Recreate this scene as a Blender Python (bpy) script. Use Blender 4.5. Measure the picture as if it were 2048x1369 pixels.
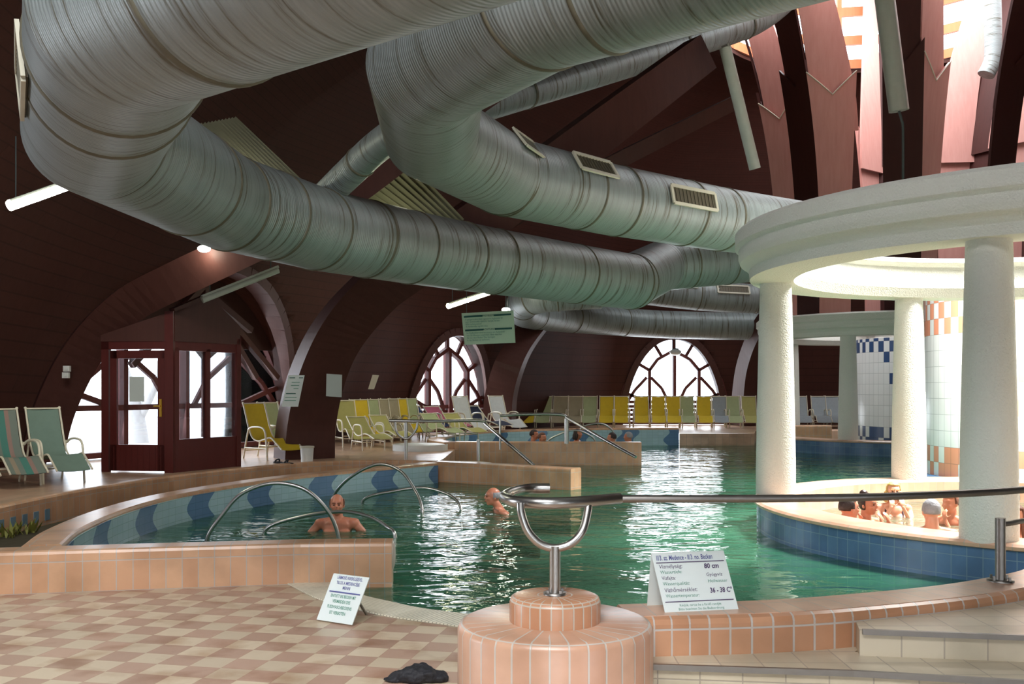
import bpy, bmesh, math, random
from mathutils import Vector, Matrix
from mathutils.geometry import tessellate_polygon
random.seed(7)
SC = bpy.context.scene
COL = SC.collection
for o in list(bpy.data.objects): bpy.data.objects.remove(o)
F = 1991.0; EYE = 1.6; HZ = 775.0
def P(px, py, Y): return Vector(((px-1024)/F*Y, Y, EYE-(py-HZ)/F*Y))
def G(px, py, z=0.3):
    Y = F*(EYE-z)/(py-HZ); return Vector(((px-1024)/F*Y, Y, z))

# ---------------------------------------------------------------- camera, world, lights
cam = bpy.data.cameras.new('camera'); co = bpy.data.objects.new('camera', cam); COL.objects.link(co)
co.location = (0, 0, EYE); co.rotation_euler = (math.radians(90), 0, 0)
cam.sensor_width = 36; cam.lens = 36*F/2048; cam.shift_y = (HZ-684.5)/2048; cam.clip_start = .05; cam.clip_end = 400
SC.camera = co
w = bpy.data.worlds.new('world'); SC.world = w; w.use_nodes = True
bg = w.node_tree.nodes['Background']; bg.inputs[0].default_value = (.86, .93, 1, 1); bg.inputs[1].default_value = 5.0
SC.view_settings.view_transform = 'Standard'; SC.view_settings.look = 'None'
SC.view_settings.gamma = 1; SC.view_settings.exposure = 0.25; SC.view_settings.use_curve_mapping = False
def area(name, loc, aim, sx, sy, power, col=(1, 1, 1)):
    l = bpy.data.lights.new(name, 'AREA'); l.shape = 'RECTANGLE'; l.size = sx; l.size_y = sy; l.energy = power; l.color = col
    o = bpy.data.objects.new(name, l); COL.objects.link(o); o.location = loc
    o.rotation_euler = (Vector(aim)-Vector(loc)).to_track_quat('-Z', 'Y').to_euler(); return o
area('skylight_daylight', (8.2, 13.0, 8.3), (7.6, 12.6, 0), 3.4, 3.4, 2100, (1, .99, .95)).data.spread = math.radians(95)
area('lantern_daylight', (10.3, 26.6, 13.5), (10.3, 26.6, 0), 6, 6, 600, (1, .98, .96))
area('rear_overhead_fill', (-1.5, -1.0, 8.2), (-.8, 7.0, 0), 6, 4, 330, (.98, .985, 1)).data.spread = math.radians(88)  # added overhead fill for the foreground, not an actual roof opening
area('rear_fill_light', (3, -5, 4.0), (2, 12, 1.0), 12, 3, 60, (1, .98, .94))  # added fill behind the camera, stands in for unseen windows

# ---------------------------------------------------------------- helpers
def tag(o, label=None, cat=None, group=None, kind=None):
    if label: o['label'] = label
    if cat: o['category'] = cat
    if group: o['group'] = group
    if kind: o['kind'] = kind
    return o
def empty(name, loc=(0, 0, 0), rz=0.0, label=None, cat=None, group=None):
    o = bpy.data.objects.new(name, None); COL.objects.link(o); o.location = loc; o.rotation_euler = (0, 0, rz)
    o.empty_display_size = .1
    return tag(o, label, cat, group)
class MB:
    def __init__(s): s.v = []; s.f = []; s.uv = []; s.sm = []
    def add(s, verts, faces, uvs=None, smooth=False):
        b = len(s.v); s.v += [tuple(x) for x in verts]
        for i, f in enumerate(faces):
            s.f.append([b+k for k in f]); s.sm.append(smooth)
            s.uv.append(uvs[i] if uvs else None)
        return s
    def box(s, c, d, rz=0, M=None):
        M = M or (Matrix.Translation(Vector(c)) @ Matrix.Rotation(rz, 4, 'Z'))
        x, y, z = d[0]/2, d[1]/2, d[2]/2
        vs = [M @ Vector((a*x, b*y, e*z)) for a in (-1, 1) for b in (-1, 1) for e in (-1, 1)]
        fs = [(0,1,3,2),(4,6,7,5),(0,4,5,1),(2,3,7,6),(0,2,6,4),(1,5,7,3)]
        return s.add(vs, fs)
    def bar(s, a, b, wd, hd, up=(0, 0, 1)):
        a = Vector(a); b = Vector(b); d = (b-a); L = d.length; d.normalize(); u = Vector(up)
        if abs(d.dot(u)) > .99: u = Vector((0, 1, 0))
        x = d.cross(u).normalized(); u = x.cross(d)
        M = Matrix((x, d, u)).transposed().to_4x4(); M.translation = (a+b)/2
        return s.box(None, (wd, L, hd), M=M)
    def tube(s, path, r, n=10, closed=False, caps=True, rs=None, smooth=True):
        path = [Vector(p) for p in path]; N = len(path); rings = []; ar = [0]
        for i in range(1, N+1): ar.append(ar[-1]+(path[i % N]-path[i-1]).length)
        T0 = None; nrm = None
        for i in range(N):
            if closed: t = path[(i+1) % N]-path[i-1]
            else: t = path[min(i+1, N-1)]-path[max(i-1, 0)]
            t.normalize()
            if nrm is None:
                u = Vector((0, 0, 1)) if abs(t.z) < .9 else Vector((1, 0, 0)); nrm = (u-t*u.dot(t)).normalized()
            else: nrm = (nrm-t*nrm.dot(t)).normalized()
            bi = t.cross(nrm); rr = rs[i] if rs else r
            rings.append([path[i]+(nrm*math.cos(2*math.pi*k/n)+bi*math.sin(2*math.pi*k/n))*rr for k in range(n)])
        vs = [p for ring in rings for p in ring]; fs = []; uv = []
        M = N if closed else N-1
        for i in range(M):
            for k in range(n):
                j = (i+1) % N; k2 = (k+1) % n
                fs.append((i*n+k, i*n+k2, j*n+k2, j*n+k)); c0 = k/n; c1 = (k+1)/n
                uv.append([(ar[i], c0), (ar[i], c1), (ar[i+1], c1), (ar[i+1], c0)])
        s.add(vs, fs, uv, smooth)
        if caps and not closed:
            s.add(rings[0], [tuple(range(n))[::-1]]); s.add(rings[-1], [tuple(range(n))])
        return s
    def sweep(s, path, prof, closed=False, smooth=False, caps=True, v0=0.0):
        """path: xy points; prof: (offset to the right of travel, z) closed loop; uv in metres"""
        path = [Vector((p[0], p[1])) for p in path]; N = len(path); K = len(prof); rings = []; ar = [0]
        for i in range(1, N+1): ar.append(ar[-1]+(path[i % N]-path[i-1]).length)
        for i in range(N):
            if closed: a = path[i-1]; b = path[(i+1) % N]
            else: a = path[max(i-1, 0)]; b = path[min(i+1, N-1)]
            t = (b-a).normalized(); n = Vector((t.y, -t.x)); sc = 1
            if closed or 0 < i < N-1:
                t1 = (path[i]-a).normalized(); sc = 1/max(.5, abs(t.dot(t1)))
            rings.append([Vector((path[i].x+n.x*o*sc, path[i].y+n.y*o*sc, z)) for o, z in prof])
        pl = [0]
        for k in range(K): pl.append(pl[-1]+math.dist(prof[k], prof[(k+1) % K]))
        vs = [p for r_ in rings for p in r_]; fs = []; uv = []
        for i in range(N if closed else N-1):
            j = (i+1) % N
            for k in range(K):
                k2 = (k+1) % K
                o1, z1 = prof[k]; o2, z2 = prof[k2]
                if abs(z1-z2) > abs(o1-o2): va, vb = z1, z2
                else: va, vb = z1+pl[k], z1+pl[k+1]
                fs.append((i*K+k, j*K+k, j*K+k2, i*K+k2))
                uv.append([(ar[i], va), (ar[i+1], va), (ar[i+1], vb), (ar[i], vb)])
        s.add(vs, fs, uv, smooth)
        if caps and not closed:
            for R_, rev in ((rings[0], False), (rings[-1], True)):
                q = list(range(K)); q = q[::-1] if rev else q
                uvs = [(prof[k][0], prof[k][1]) for k in q]
                s.add(R_, [tuple(q)], [uvs])
        return s
    def lathe(s, prof, c=(0, 0, 0), n=32, smooth=True, mr=None):
        c = Vector(c); K = len(prof); vs = []; fs = []; uv = []; R = mr or max(p[0] for p in prof)
        for i in range(n):
            a = 2*math.pi*i/n
            vs += [c+Vector((p[0]*math.cos(a), p[0]*math.sin(a), p[1])) for p in prof]
        L = [0]
        for k in range(1, K): L.append(L[-1]+math.dist(prof[k-1], prof[k]))
        for i in range(n):
            j = (i+1) % n
            for k in range(K-1):
                u0 = 2*math.pi*R*i/n; u1 = 2*math.pi*R*(i+1)/n
                z1, z2 = prof[k][1], prof[k+1][1]
                if abs(z1-z2) < abs(prof[k][0]-prof[k+1][0]): z1, z2 = L[k], L[k+1]
                fs.append((i*K+k, j*K+k, j*K+k+1, i*K+k+1)); uv.append([(u0, z1), (u1, z1), (u1, z2), (u0, z2)])
        return s.add(vs, fs, uv, smooth)
    def mitre(s, P_, r, n=40):
        P_ = [Vector(p) for p in P_]; N_ = len(P_); T = [(P_[i+1]-P_[i]).normalized() for i in range(N_-1)]
        t = T[0]; u = Vector((0, 0, 1)); u = (u-t*u.dot(t)).normalized(); b = t.cross(u)
        rad = [(u*math.cos(2*math.pi*k/n)+b*math.sin(2*math.pi*k/n))*r for k in range(n)]; prev = [P_[0]+q for q in rad]; L = 0
        for i in range(N_-1):
            t = T[i]; m = (t+T[i+1]).normalized() if i < N_-2 else t; c = P_[i+1]
            nx = [c+q-t*(q.dot(m)/t.dot(m)) for q in rad]; vs = prev+nx; fs = []; uv = []
            ua = [L+(q-P_[i]).dot(t) for q in prev]; ub = [L+(q-P_[i]).dot(t) for q in nx]
            for k in range(n):
                k2 = (k+1) % n; fs.append((k, k2, n+k2, n+k)); uv.append([(ua[k], k/n), (ua[k2], (k+1)/n), (ub[k2], (k+1)/n), (ub[k], k/n)])
            s.add(vs, fs, uv, True); L += (c-P_[i]).length
            if i < N_-2:
                t2 = T[i+1]; rad = [(q-c)-t2*(q-c).dot(t2) for q in nx]
            prev = nx
        return s
    def ell(s, c, r, M=None, nu=12, nv=8):
        c = Vector(c); vs = []; fs = []
        if not hasattr(r, '__len__'): r = (r, r, r)
        for j in range(nv+1):
            th = math.pi*j/nv
            for i in range(nu):
                ph = 2*math.pi*i/nu
                p = Vector((r[0]*math.sin(th)*math.cos(ph), r[1]*math.sin(th)*math.sin(ph), r[2]*math.cos(th)))
                if M: p = M @ p
                vs.append(c+p)
        for j in range(nv):
            for i in range(nu):
                k = (i+1) % nu; fs.append((j*nu+i, (j+1)*nu+i, (j+1)*nu+k, j*nu+k))
        return s.add(vs, fs, None, True)
    def cap(s, a, b, r0, r1=None, n=10):
        a = Vector(a); b = Vector(b); r1 = r1 or r0; d = (b-a).normalized()
        pts = []; rs = []
        for t in (-80, -50, -20): pts.append(a+d*r0*math.sin(math.radians(t))); rs.append(r0*math.cos(math.radians(t)))
        for t in (20, 50, 80): pts.append(b+d*r1*math.sin(math.radians(t))); rs.append(r1*math.cos(math.radians(t)))
        return s.tube(pts, 1, n, rs=rs)
    def poly(s, outer, z, holes=(), flip=False):
        loops = [[Vector((p[0], p[1], 0)) for p in outer]]+[[Vector((p[0], p[1], 0)) for p in h] for h in holes]
        allp = [p for l in loops for p in l]
        tris = tessellate_polygon(loops)
        fs = []; uv = []
        for t in tris:
            a, b, c = [allp[k] for k in t]
            if (b-a).cross(c-a).z < 0: t = t[::-1]
            fs.append(tuple(t)); uv.append([(allp[k].x, allp[k].y) for k in t])
        return s.add([(p.x, p.y, z) for p in allp], fs, uv)
    def slab(s, outer, z0, z1):
        s.poly(outer, z1); n = len(outer); L = 0
        for i in range(n):
            a = outer[i]; b = outer[(i+1) % n]; d = math.dist(a, b)
            s.add([(a[0], a[1], z0), (b[0], b[1], z0), (b[0], b[1], z1), (a[0], a[1], z1)], [(0, 1, 2, 3)], [[(L, z0), (L+d, z0), (L+d, z1), (L, z1)]]); L += d
        return s
    def prism(s, pts, axis_o, ax, ay, az, t):
        """flat 2d outline pts extruded thickness t along az; frame origin axis_o"""
        o = Vector(axis_o); ax = Vector(ax); ay = Vector(ay); az = Vector(az); n = len(pts)
        vs = [o+ax*p[0]+ay*p[1] for p in pts]+[o+ax*p[0]+ay*p[1]+az*t for p in pts]
        tris = tessellate_polygon([[Vector((p[0], p[1], 0)) for p in pts]])
        fs = [tuple(x) for x in tris]+[tuple(n+k for k in x)[::-1] for x in tris]
        fs += [(i, (i+1) % n, n+(i+1) % n, n+i) for i in range(n)]
        return s.add(vs, fs)
    def build(s, name, mat, parent=None, label=None, fixn=True):
        me = bpy.data.meshes.new(name); me.from_pydata(s.v, [], s.f)
        if any(u is not None for u in s.uv):
            ul = me.uv_layers.new(name='uv'); k = 0
            for p, u in zip(me.polygons, s.uv):
                for q in range(p.loop_total):
                    if u: ul.data[p.loop_start+q].uv = u[q]
        me.polygons.foreach_set('use_smooth', s.sm)
        me.materials.append(mat)
        if fixn:
            bm = bmesh.new(); bm.from_mesh(me); bmesh.ops.recalc_face_normals(bm, faces=bm.faces); bm.to_mesh(me); bm.free()
        me.update()
        o = bpy.data.objects.new(name, me); COL.objects.link(o)
        if parent: o.parent = parent
        if label: o['label'] = label
        return o
def cr(pts, n=8, closed=False):
    """catmull-rom through points of any dimension"""
    pts = [Vector(p) for p in pts]; out = []; N = len(pts)
    for i in range(N if closed else N-1):
        if closed: p0, p1, p2, p3 = pts[i-1], pts[i], pts[(i+1) % N], pts[(i+2) % N]
        else:
            p1, p2 = pts[i], pts[i+1]; p0 = pts[i-1] if i else p1*2-p2; p3 = pts[i+2] if i+2 < N else p2*2-p1
        for k in range(n):
            t = k/n
            out.append(.5*((2*p1)+(p2-p0)*t+(2*p0-5*p1+4*p2-p3)*t*t+(3*p1-p0-3*p2+p3)*t**3))
    if not closed: out.append(pts[-1])
    return out
def dup_tree(src, parent=None):
    c = src.copy(); COL.objects.link(c); c.parent = parent
    for ch in list(src.children): dup_tree(ch, c)
    return c

# ---------------------------------------------------------------- materials
def nm(name):
    m = bpy.data.materials.new(name); m.use_nodes = True; nt = m.node_tree
    return m, nt, nt.nodes['Principled BSDF']
def N(nt, t, **kw):
    n = nt.nodes.new(t)
    for k, v in kw.items():
        if k in n.inputs: n.inputs[k].default_value = v
        else: setattr(n, k, v)
    return n
def c4(c): return (c[0], c[1], c[2], 1)
def srgb(r, g, b):
    f = lambda x: (x/255/12.92) if x/255 <= .04045 else ((x/255+.055)/1.055)**2.4
    return (f(r), f(g), f(b))
def plain(name, col, rough=.5, metal=0, var=.12, scale=6, bump=0, spec=.5, coat=0):
    m, nt, b = nm(name); L = nt.links
    tc = N(nt, 'ShaderNodeTexCoord'); no = N(nt, 'ShaderNodeTexNoise', Scale=scale, Detail=4.0)
    L.new(tc.outputs['Object'], no.inputs['Vector'])
    mx = N(nt, 'ShaderNodeMix', data_type='RGBA'); mx.inputs[6].default_value = c4([x*(1-var) for x in col]); mx.inputs[7].default_value = c4([min(1, x*(1+var)) for x in col])
    L.new(no.outputs['Fac'], mx.inputs[0]); L.new(mx.outputs[2], b.inputs['Base Color'])
    b.inputs['Roughness'].default_value = rough; b.inputs['Metallic'].default_value = metal; b.inputs['Specular IOR Level'].default_value = spec
    b.inputs['Coat Weight'].default_value = coat
    if bump:
        bp = N(nt, 'ShaderNodeBump', Strength=bump, Distance=.02); L.new(no.outputs['Fac'], bp.inputs['Height']); L.new(bp.outputs[0], b.inputs['Normal'])
    return m
def tiles(name, c1, c2, mortar, bw, bh, ms=.006, rough=.3, stain=.25, offs=0.0, uv=True, rot=0, squash=None):
    m, nt, b = nm(name); L = nt.links
    tc = N(nt, 'ShaderNodeTexCoord'); mp = N(nt, 'ShaderNodeMapping'); mp.inputs['Rotation'].default_value = (0, 0, rot)
    L.new(tc.outputs['UV' if uv else 'Object'], mp.inputs['Vector'])
    br = N(nt, 'ShaderNodeTexBrick', offset=offs, squash=1.0); br.inputs['Scale'].default_value = 1
    br.inputs['Color1'].default_value = c4(c1); br.inputs['Color2'].default_value = c4(c2); br.inputs['Mortar'].default_value = c4(mortar)
    br.inputs['Mortar Size'].default_value = ms; br.inputs['Mortar Smooth'].default_value = .3
    br.inputs['Brick Width'].default_value = bw; br.inputs['Row Height'].default_value = bh
    L.new(mp.outputs[0], br.inputs['Vector'])
    no = N(nt, 'ShaderNodeTexNoise', Scale=2.2, Detail=5.0); L.new(tc.outputs['Object'], no.inputs['Vector'])
    rp = N(nt, 'ShaderNodeValToRGB'); rp.color_ramp.elements[0].position = .35; rp.color_ramp.elements[0].color = (1-stain, 1-stain, 1-stain*1.1, 1)
    rp.color_ramp.elements[1].position = .6; rp.color_ramp.elements[1].color = (1, 1, 1, 1); L.new(no.outputs['Fac'], rp.inputs[0])
    mx = N(nt, 'ShaderNodeMix', data_type='RGBA', blend_type='MULTIPLY'); mx.inputs[0].default_value = 1
    L.new(br.outputs['Color'], mx.inputs[6]); L.new(rp.outputs[0], mx.inputs[7]); L.new(mx.outputs[2], b.inputs['Base Color'])
    b.inputs['Roughness'].default_value = rough
    bp = N(nt, 'ShaderNodeBump', Strength=.4, Distance=.004, invert=True); L.new(br.outputs['Fac'], bp.inputs['Height']); L.new(bp.outputs[0], b.inputs['Normal'])
    return m
ORANGE = srgb(214, 170, 134); ORANGE2 = srgb(204, 156, 120); GROUT = srgb(190, 176, 164)
M = {}
M['orange'] = tiles('orange_tile', ORANGE, ORANGE2, GROUT, .125, .24, .005)
M['orange_big'] = tiles('orange_front_tile', srgb(204, 154, 120), srgb(190, 138, 104), srgb(198, 188, 180), .1, .2, .006)
M['orange_top'] = tiles('pink_coping_tile', srgb(222, 182, 156), srgb(212, 168, 142), GROUT, .125, .3, .004)
M['blue'] = tiles('blue_tile', srgb(92, 126, 164), srgb(78, 110, 150), srgb(120, 150, 170), .13, .17, .004, .25)
M['cream'] = tiles('cream_step_tile', srgb(216, 204, 180), srgb(206, 192, 168), srgb(178, 166, 150), .2, .2, .004, .35)
M['deck'] = tiles('deck_tile', srgb(214, 178, 150), srgb(196, 158, 132), srgb(170, 150, 130), .2, .2, .005, .28)
M['pool_tile'] = tiles('pool_floor_tile', srgb(72, 158, 120), srgb(62, 146, 110), srgb(90, 170, 140), .2, .2, .006, .4)
M['lobe_floor'] = tiles('lobe_floor_tile', srgb(130, 195, 190), srgb(110, 180, 175), srgb(110, 160, 160), .2, .2, .006, .4)
# checkered floor
def checker(name, ca, cb, size, rot):
    m, nt, b = nm(name); L = nt.links
    tc = N(nt, 'ShaderNodeTexCoord'); mp = N(nt, 'ShaderNodeMapping'); mp.inputs['Rotation'].default_value = (0, 0, rot)
    L.new(tc.outputs['UV'], mp.inputs['Vector'])
    ck = N(nt, 'ShaderNodeTexChecker', Scale=1/size); L.new(mp.outputs[0], ck.inputs['Vector'])
    br = N(nt, 'ShaderNodeTexBrick', offset=0.0); br.inputs['Scale'].default_value = 1
    br.inputs['Color1'].default_value = (1, 1, 1, 1); br.inputs['Color2'].default_value = (.84, .84, .84, 1); br.inputs['Mortar'].default_value = (.78, .74, .7, 1)
    br.inputs['Mortar Size'].default_value = .003; br.inputs['Brick Width'].default_value = size; br.inputs['Row Height'].default_value = size
    L.new(mp.outputs[0], br.inputs['Vector'])
    ck.inputs['Color1'].default_value = c4(ca); ck.inputs['Color2'].default_value = c4(cb)
    mx = N(nt, 'ShaderNodeMix', data_type='RGBA', blend_type='MULTIPLY'); mx.inputs[0].default_value = 1
    L.new(ck.outputs['Color'], mx.inputs[6]); L.new(br.outputs['Color'], mx.inputs[7])
    no = N(nt, 'ShaderNodeTexNoise', Scale=3.0, Detail=6.0); L.new(tc.outputs['Object'], no.inputs['Vector'])
    rp = N(nt, 'ShaderNodeValToRGB'); rp.color_ramp.elements[0].position = .3; rp.color_ramp.elements[0].color = (.72, .6, .52, 1)
    rp.color_ramp.elements[1].position = .5; rp.color_ramp.elements[1].color = (1, 1, 1, 1); L.new(no.outputs['Fac'], rp.inputs[0])
    m2 = N(nt, 'ShaderNodeMix', data_type='RGBA', blend_type='MULTIPLY'); m2.inputs[0].default_value = 1
    L.new(mx.outputs[2], m2.inputs[6]); L.new(rp.outputs[0], m2.inputs[7]); L.new(m2.outputs[2], b.inputs['Base Color'])
    b.inputs['Roughness'].default_value = .42
    return m
M['checker'] = checker('checkered_floor_tile', srgb(208, 190, 164), srgb(184, 152, 132), .2, math.radians(12))
# lobe wall: pale blue tile with wavy dark blue stripes
def stripes():
    m, nt, b = nm('pale_blue_tile_with_wavy_stripes'); L = nt.links
    tc = N(nt, 'ShaderNodeTexCoord'); sp = N(nt, 'ShaderNodeSeparateXYZ'); L.new(tc.outputs['UV'], sp.inputs[0])
    def mth(op, a, bb=None, c=None):
        n = N(nt, 'ShaderNodeMath', operation=op)
        for i, v in enumerate((a, bb, c)):
            if v is None: continue
            if isinstance(v, (int, float)): n.inputs[i].default_value = v
            else: L.new(v, n.inputs[i])
        return n.outputs[0]
    s1 = mth('MULTIPLY', mth('SINE', mth('MULTIPLY', sp.outputs['Y'], 14.0)), .09)
    u = mth('ADD', sp.outputs['X'], s1)
    fr = mth('FRACT', mth('DIVIDE', u, 1.35))
    st = mth('LESS_THAN', fr, .36)
    br = N(nt, 'ShaderNodeTexBrick', offset=.0); br.inputs['Scale'].default_value = 1; br.inputs['Mortar Size'].default_value = .004
    br.inputs['Brick Width'].default_value = .16; br.inputs['Row Height'].default_value = .085
    br.inputs['Color1'].default_value = (1, 1, 1, 1); br.inputs['Color2'].default_value = (.88, .9, .92, 1); br.inputs['Mortar'].default_value = (.7, .75, .72, 1)
    L.new(tc.outputs['UV'], br.inputs['Vector'])
    mx = N(nt, 'ShaderNodeMix', data_type='RGBA'); mx.inputs[6].default_value = c4(srgb(178, 210, 218)); mx.inputs[7].default_value = c4(srgb(98, 134, 172)); L.new(st, mx.inputs[0])
    m2 = N(nt, 'ShaderNodeMix', data_type='RGBA', blend_type='MULTIPLY'); m2.inputs[0].default_value = 1
    L.new(mx.outputs[2], m2.inputs[6]); L.new(br.outputs['Color'], m2.inputs[7]); L.new(m2.outputs[2], b.inputs['Base Color']); b.inputs['Roughness'].default_value = .25
    return m
M['stripes'] = stripes()
def drum_tile(name, accent, bw, bh, nrow):
    m, nt, b = nm(name); L = nt.links
    tc = N(nt, 'ShaderNodeTexCoord'); sp = N(nt, 'ShaderNodeSeparateXYZ'); L.new(tc.outputs['UV'], sp.inputs[0])
    def mth(op, a, bb=None):
        n = N(nt, 'ShaderNodeMath', operation=op)
        for i, v in enumerate((a, bb)):
            if v is None: continue
            if isinstance(v, (int, float)): n.inputs[i].default_value = v
            else: L.new(v, n.inputs[i])
        return n.outputs[0]
    cx = mth('FLOOR', mth('DIVIDE', sp.outputs['X'], bw)); cy = mth('FLOOR', mth('DIVIDE', mth('SUBTRACT', sp.outputs['Y'], .33), bh))
    par = mth('FLOORED_MODULO', mth('ADD', cx, cy), 2.0)
    edge = mth('MAXIMUM', mth('LESS_THAN', cy, .5), mth('GREATER_THAN', cy, nrow-1.6))
    cb = N(nt, 'ShaderNodeCombineXYZ'); L.new(cx, cb.inputs[0]); L.new(cy, cb.inputs[1])
    wn = N(nt, 'ShaderNodeTexWhiteNoise', noise_dimensions='2D'); L.new(cb.outputs[0], wn.inputs['Vector'])
    rnd = mth('GREATER_THAN', wn.outputs['Value'], .9)
    acc = mth('MAXIMUM', mth('MULTIPLY', par, edge), rnd)
    br = N(nt, 'ShaderNodeTexBrick', offset=.0); br.inputs['Scale'].default_value = 1; br.inputs['Mortar Size'].default_value = .005
    br.inputs['Brick Width'].default_value = bw; br.inputs['Row Height'].default_value = bh
    mp = N(nt, 'ShaderNodeMapping'); mp.inputs['Location'].default_value = (0, -.33, 0); L.new(tc.outputs['UV'], mp.inputs[0]); L.new(mp.outputs[0], br.inputs['Vector'])
    br.inputs['Color1'].default_value = (1, 1, 1, 1); br.inputs['Color2'].default_value = (.95, .95, .95, 1); br.inputs['Mortar'].default_value = (.6, .62, .62, 1)
    mx = N(nt, 'ShaderNodeMix', data_type='RGBA'); mx.inputs[6].default_value = c4(srgb(228, 230, 228)); mx.inputs[7].default_value = c4(accent); L.new(acc, mx.inputs[0])
    m2 = N(nt, 'ShaderNodeMix', data_type='RGBA', blend_type='MULTIPLY'); m2.inputs[0].default_value = 1
    L.new(mx.outputs[2], m2.inputs[6]); L.new(br.outputs['Color'], m2.inputs[7]); L.new(m2.outputs[2], b.inputs['Base Color']); b.inputs['Roughness'].default_value = .3
    return m
M['drum_orange'] = drum_tile('white_tile_with_orange_accents', srgb(226, 150, 118), .17, .27, 9)
M['drum_blue'] = drum_tile('white_tile_with_blue_accents', srgb(50, 78, 120), .17, .27, 9)
# wood
def wood(name, ca, cb, rough=.55, plank=0.0, axis='X', bump=.25):
    m, nt, b = nm(name); L = nt.links
    tc = N(nt, 'ShaderNodeTexCoord'); mp = N(nt, 'ShaderNodeMapping'); mp.inputs['Scale'].default_value = (8, 8, .8)
    L.new(tc.outputs['Object'], mp.inputs['Vector'])
    no = N(nt, 'ShaderNodeTexNoise', Scale=1.5, Detail=6.0, Roughness=.65); L.new(mp.outputs[0], no.inputs['Vector'])
    mx = N(nt, 'ShaderNodeMix', data_type='RGBA'); mx.inputs[6].default_value = c4(ca); mx.inputs[7].default_value = c4(cb); L.new(no.outputs['Fac'], mx.inputs[0])
    out = mx.outputs[2]; h = no.outputs['Fac']
    if plank:
        wv = N(nt, 'ShaderNodeTexBrick', offset=.5); wv.inputs['Scale'].default_value = 1; wv.inputs['Mortar Size'].default_value = plank*.06
        wv.inputs['Brick Width'].default_value = 3.5; wv.inputs['Row Height'].default_value = plank
        wv.inputs['Color1'].default_value = (1, 1, 1, 1); wv.inputs['Color2'].default_value = (.88, .88, .88, 1); wv.inputs['Mortar'].default_value = (.65, .65, .65, 1)
        L.new(tc.outputs['UV'], wv.inputs['Vector'])
        m2 = N(nt, 'ShaderNodeMix', data_type='RGBA', blend_type='MULTIPLY'); m2.inputs[0].default_value = 1
        L.new(out, m2.inputs[6]); L.new(wv.outputs['Color'], m2.inputs[7]); out = m2.outputs[2]
    L.new(out, b.inputs['Base Color']); b.inputs['Roughness'].default_value = rough; b.inputs['Specular IOR Level'].default_value = .25
    bp = N(nt, 'ShaderNodeBump', Strength=bump, Distance=.01); L.new(h, bp.inputs['Height']); L.new(bp.outputs[0], b.inputs['Normal'])
    return m
M['vault'] = wood('dark_red_brown_boarding', (.042, .0115, .0075), (.066, .019, .012), .7, .12)
M['rib'] = wood('dark_red_brown_beam', (.055, .02, .016), (.085, .032, .026), .5)
M['petal'] = wood('pinkish_red_stained_board', srgb(184, 128, 120), srgb(206, 156, 146), .5)
M['petal_dark'] = wood('dark_stained_board', srgb(48, 18, 14), srgb(66, 28, 22), .6)
M['booth'] = wood('red_brown_painted_wood', srgb(76, 30, 28), srgb(92, 38, 34), .4)
M['timber'] = wood('orange_timber', srgb(196, 110, 70), srgb(214, 134, 90), .5)
M['win'] = wood('window_wood', srgb(88, 42, 40), srgb(108, 56, 52), .5)
def plaster():
    m = plain('rough_white_plaster', srgb(222, 222, 212), .85, var=.04, scale=55, bump=.8); return m
M['plaster'] = plaster()
M['steel'] = plain('brushed_stainless_steel', (.5, .49, .47), .3, 1, .1, 20)
M['steel_dark'] = plain('dull_steel', (.3, .28, .26), .42, 1, .15, 12)
M['white_frame'] = plain('cream_lounger_tube', srgb(226, 218, 196), .35)
M['paper'] = plain('white_card', srgb(226, 236, 234), .6, var=.02)
M['paper2'] = plain('pale_paper', srgb(190, 198, 194), .7, var=.03)
M['greenpaper'] = plain('pale_green_card', srgb(186, 216, 186), .6, var=.03)
M['ink_blue'] = plain('blue_ink', srgb(84, 88, 150), .6)
M['ink_green'] = plain('green_ink', srgb(90, 150, 130), .6)
M['ink_dgreen'] = plain('dark_green_print', srgb(30, 92, 82), .6)
M['ink_dark'] = plain('violet_ink', srgb(84, 66, 104), .6)
M['grate'] = tiles('white_gutter_grate', srgb(246, 242, 222), srgb(240, 234, 212), srgb(170, 165, 145), .03, 1.0, .004, .4)
M['black'] = plain('black_fabric', (.012, .012, .016), .7, bump=.3)
M['plastic'] = plain('white_plastic', srgb(220, 222, 218), .4)
M['lamp_body'] = plain('grey_lamp_housing', srgb(176, 180, 172), .4)
M['brass'] = plain('brass', srgb(190, 150, 60), .3, 1)
M['soil'] = plain('dark_soil', (.05, .04, .02), .9, bump=.5)
M['leaf'] = plain('dull_green_leaf', srgb(120, 120, 50), .6)
M['bark'] = plain('pale_bark', srgb(176, 170, 165), .8, bump=.4)
M['ground'] = plain('bright_paving_outside', srgb(225, 222, 220), .8)
M['cable'] = plain('grey_cable', srgb(70, 80, 80), .5)
def emis(name, col, s):
    m, nt, b = nm(name); b.inputs['Emission Color'].default_value = c4(col); b.inputs['Emission Strength'].default_value = s; b.inputs['Base Color'].default_value = c4(col); return m
M['tube_on'] = emis('lit_fluorescent_tube', (1, 1, .86), 30)
M['tube_warm'] = emis('lit_warm_tube', (1, .95, .6), 25)
M['bulb'] = emis('lit_round_lamp', (1, 1, .92), 14)
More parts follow.
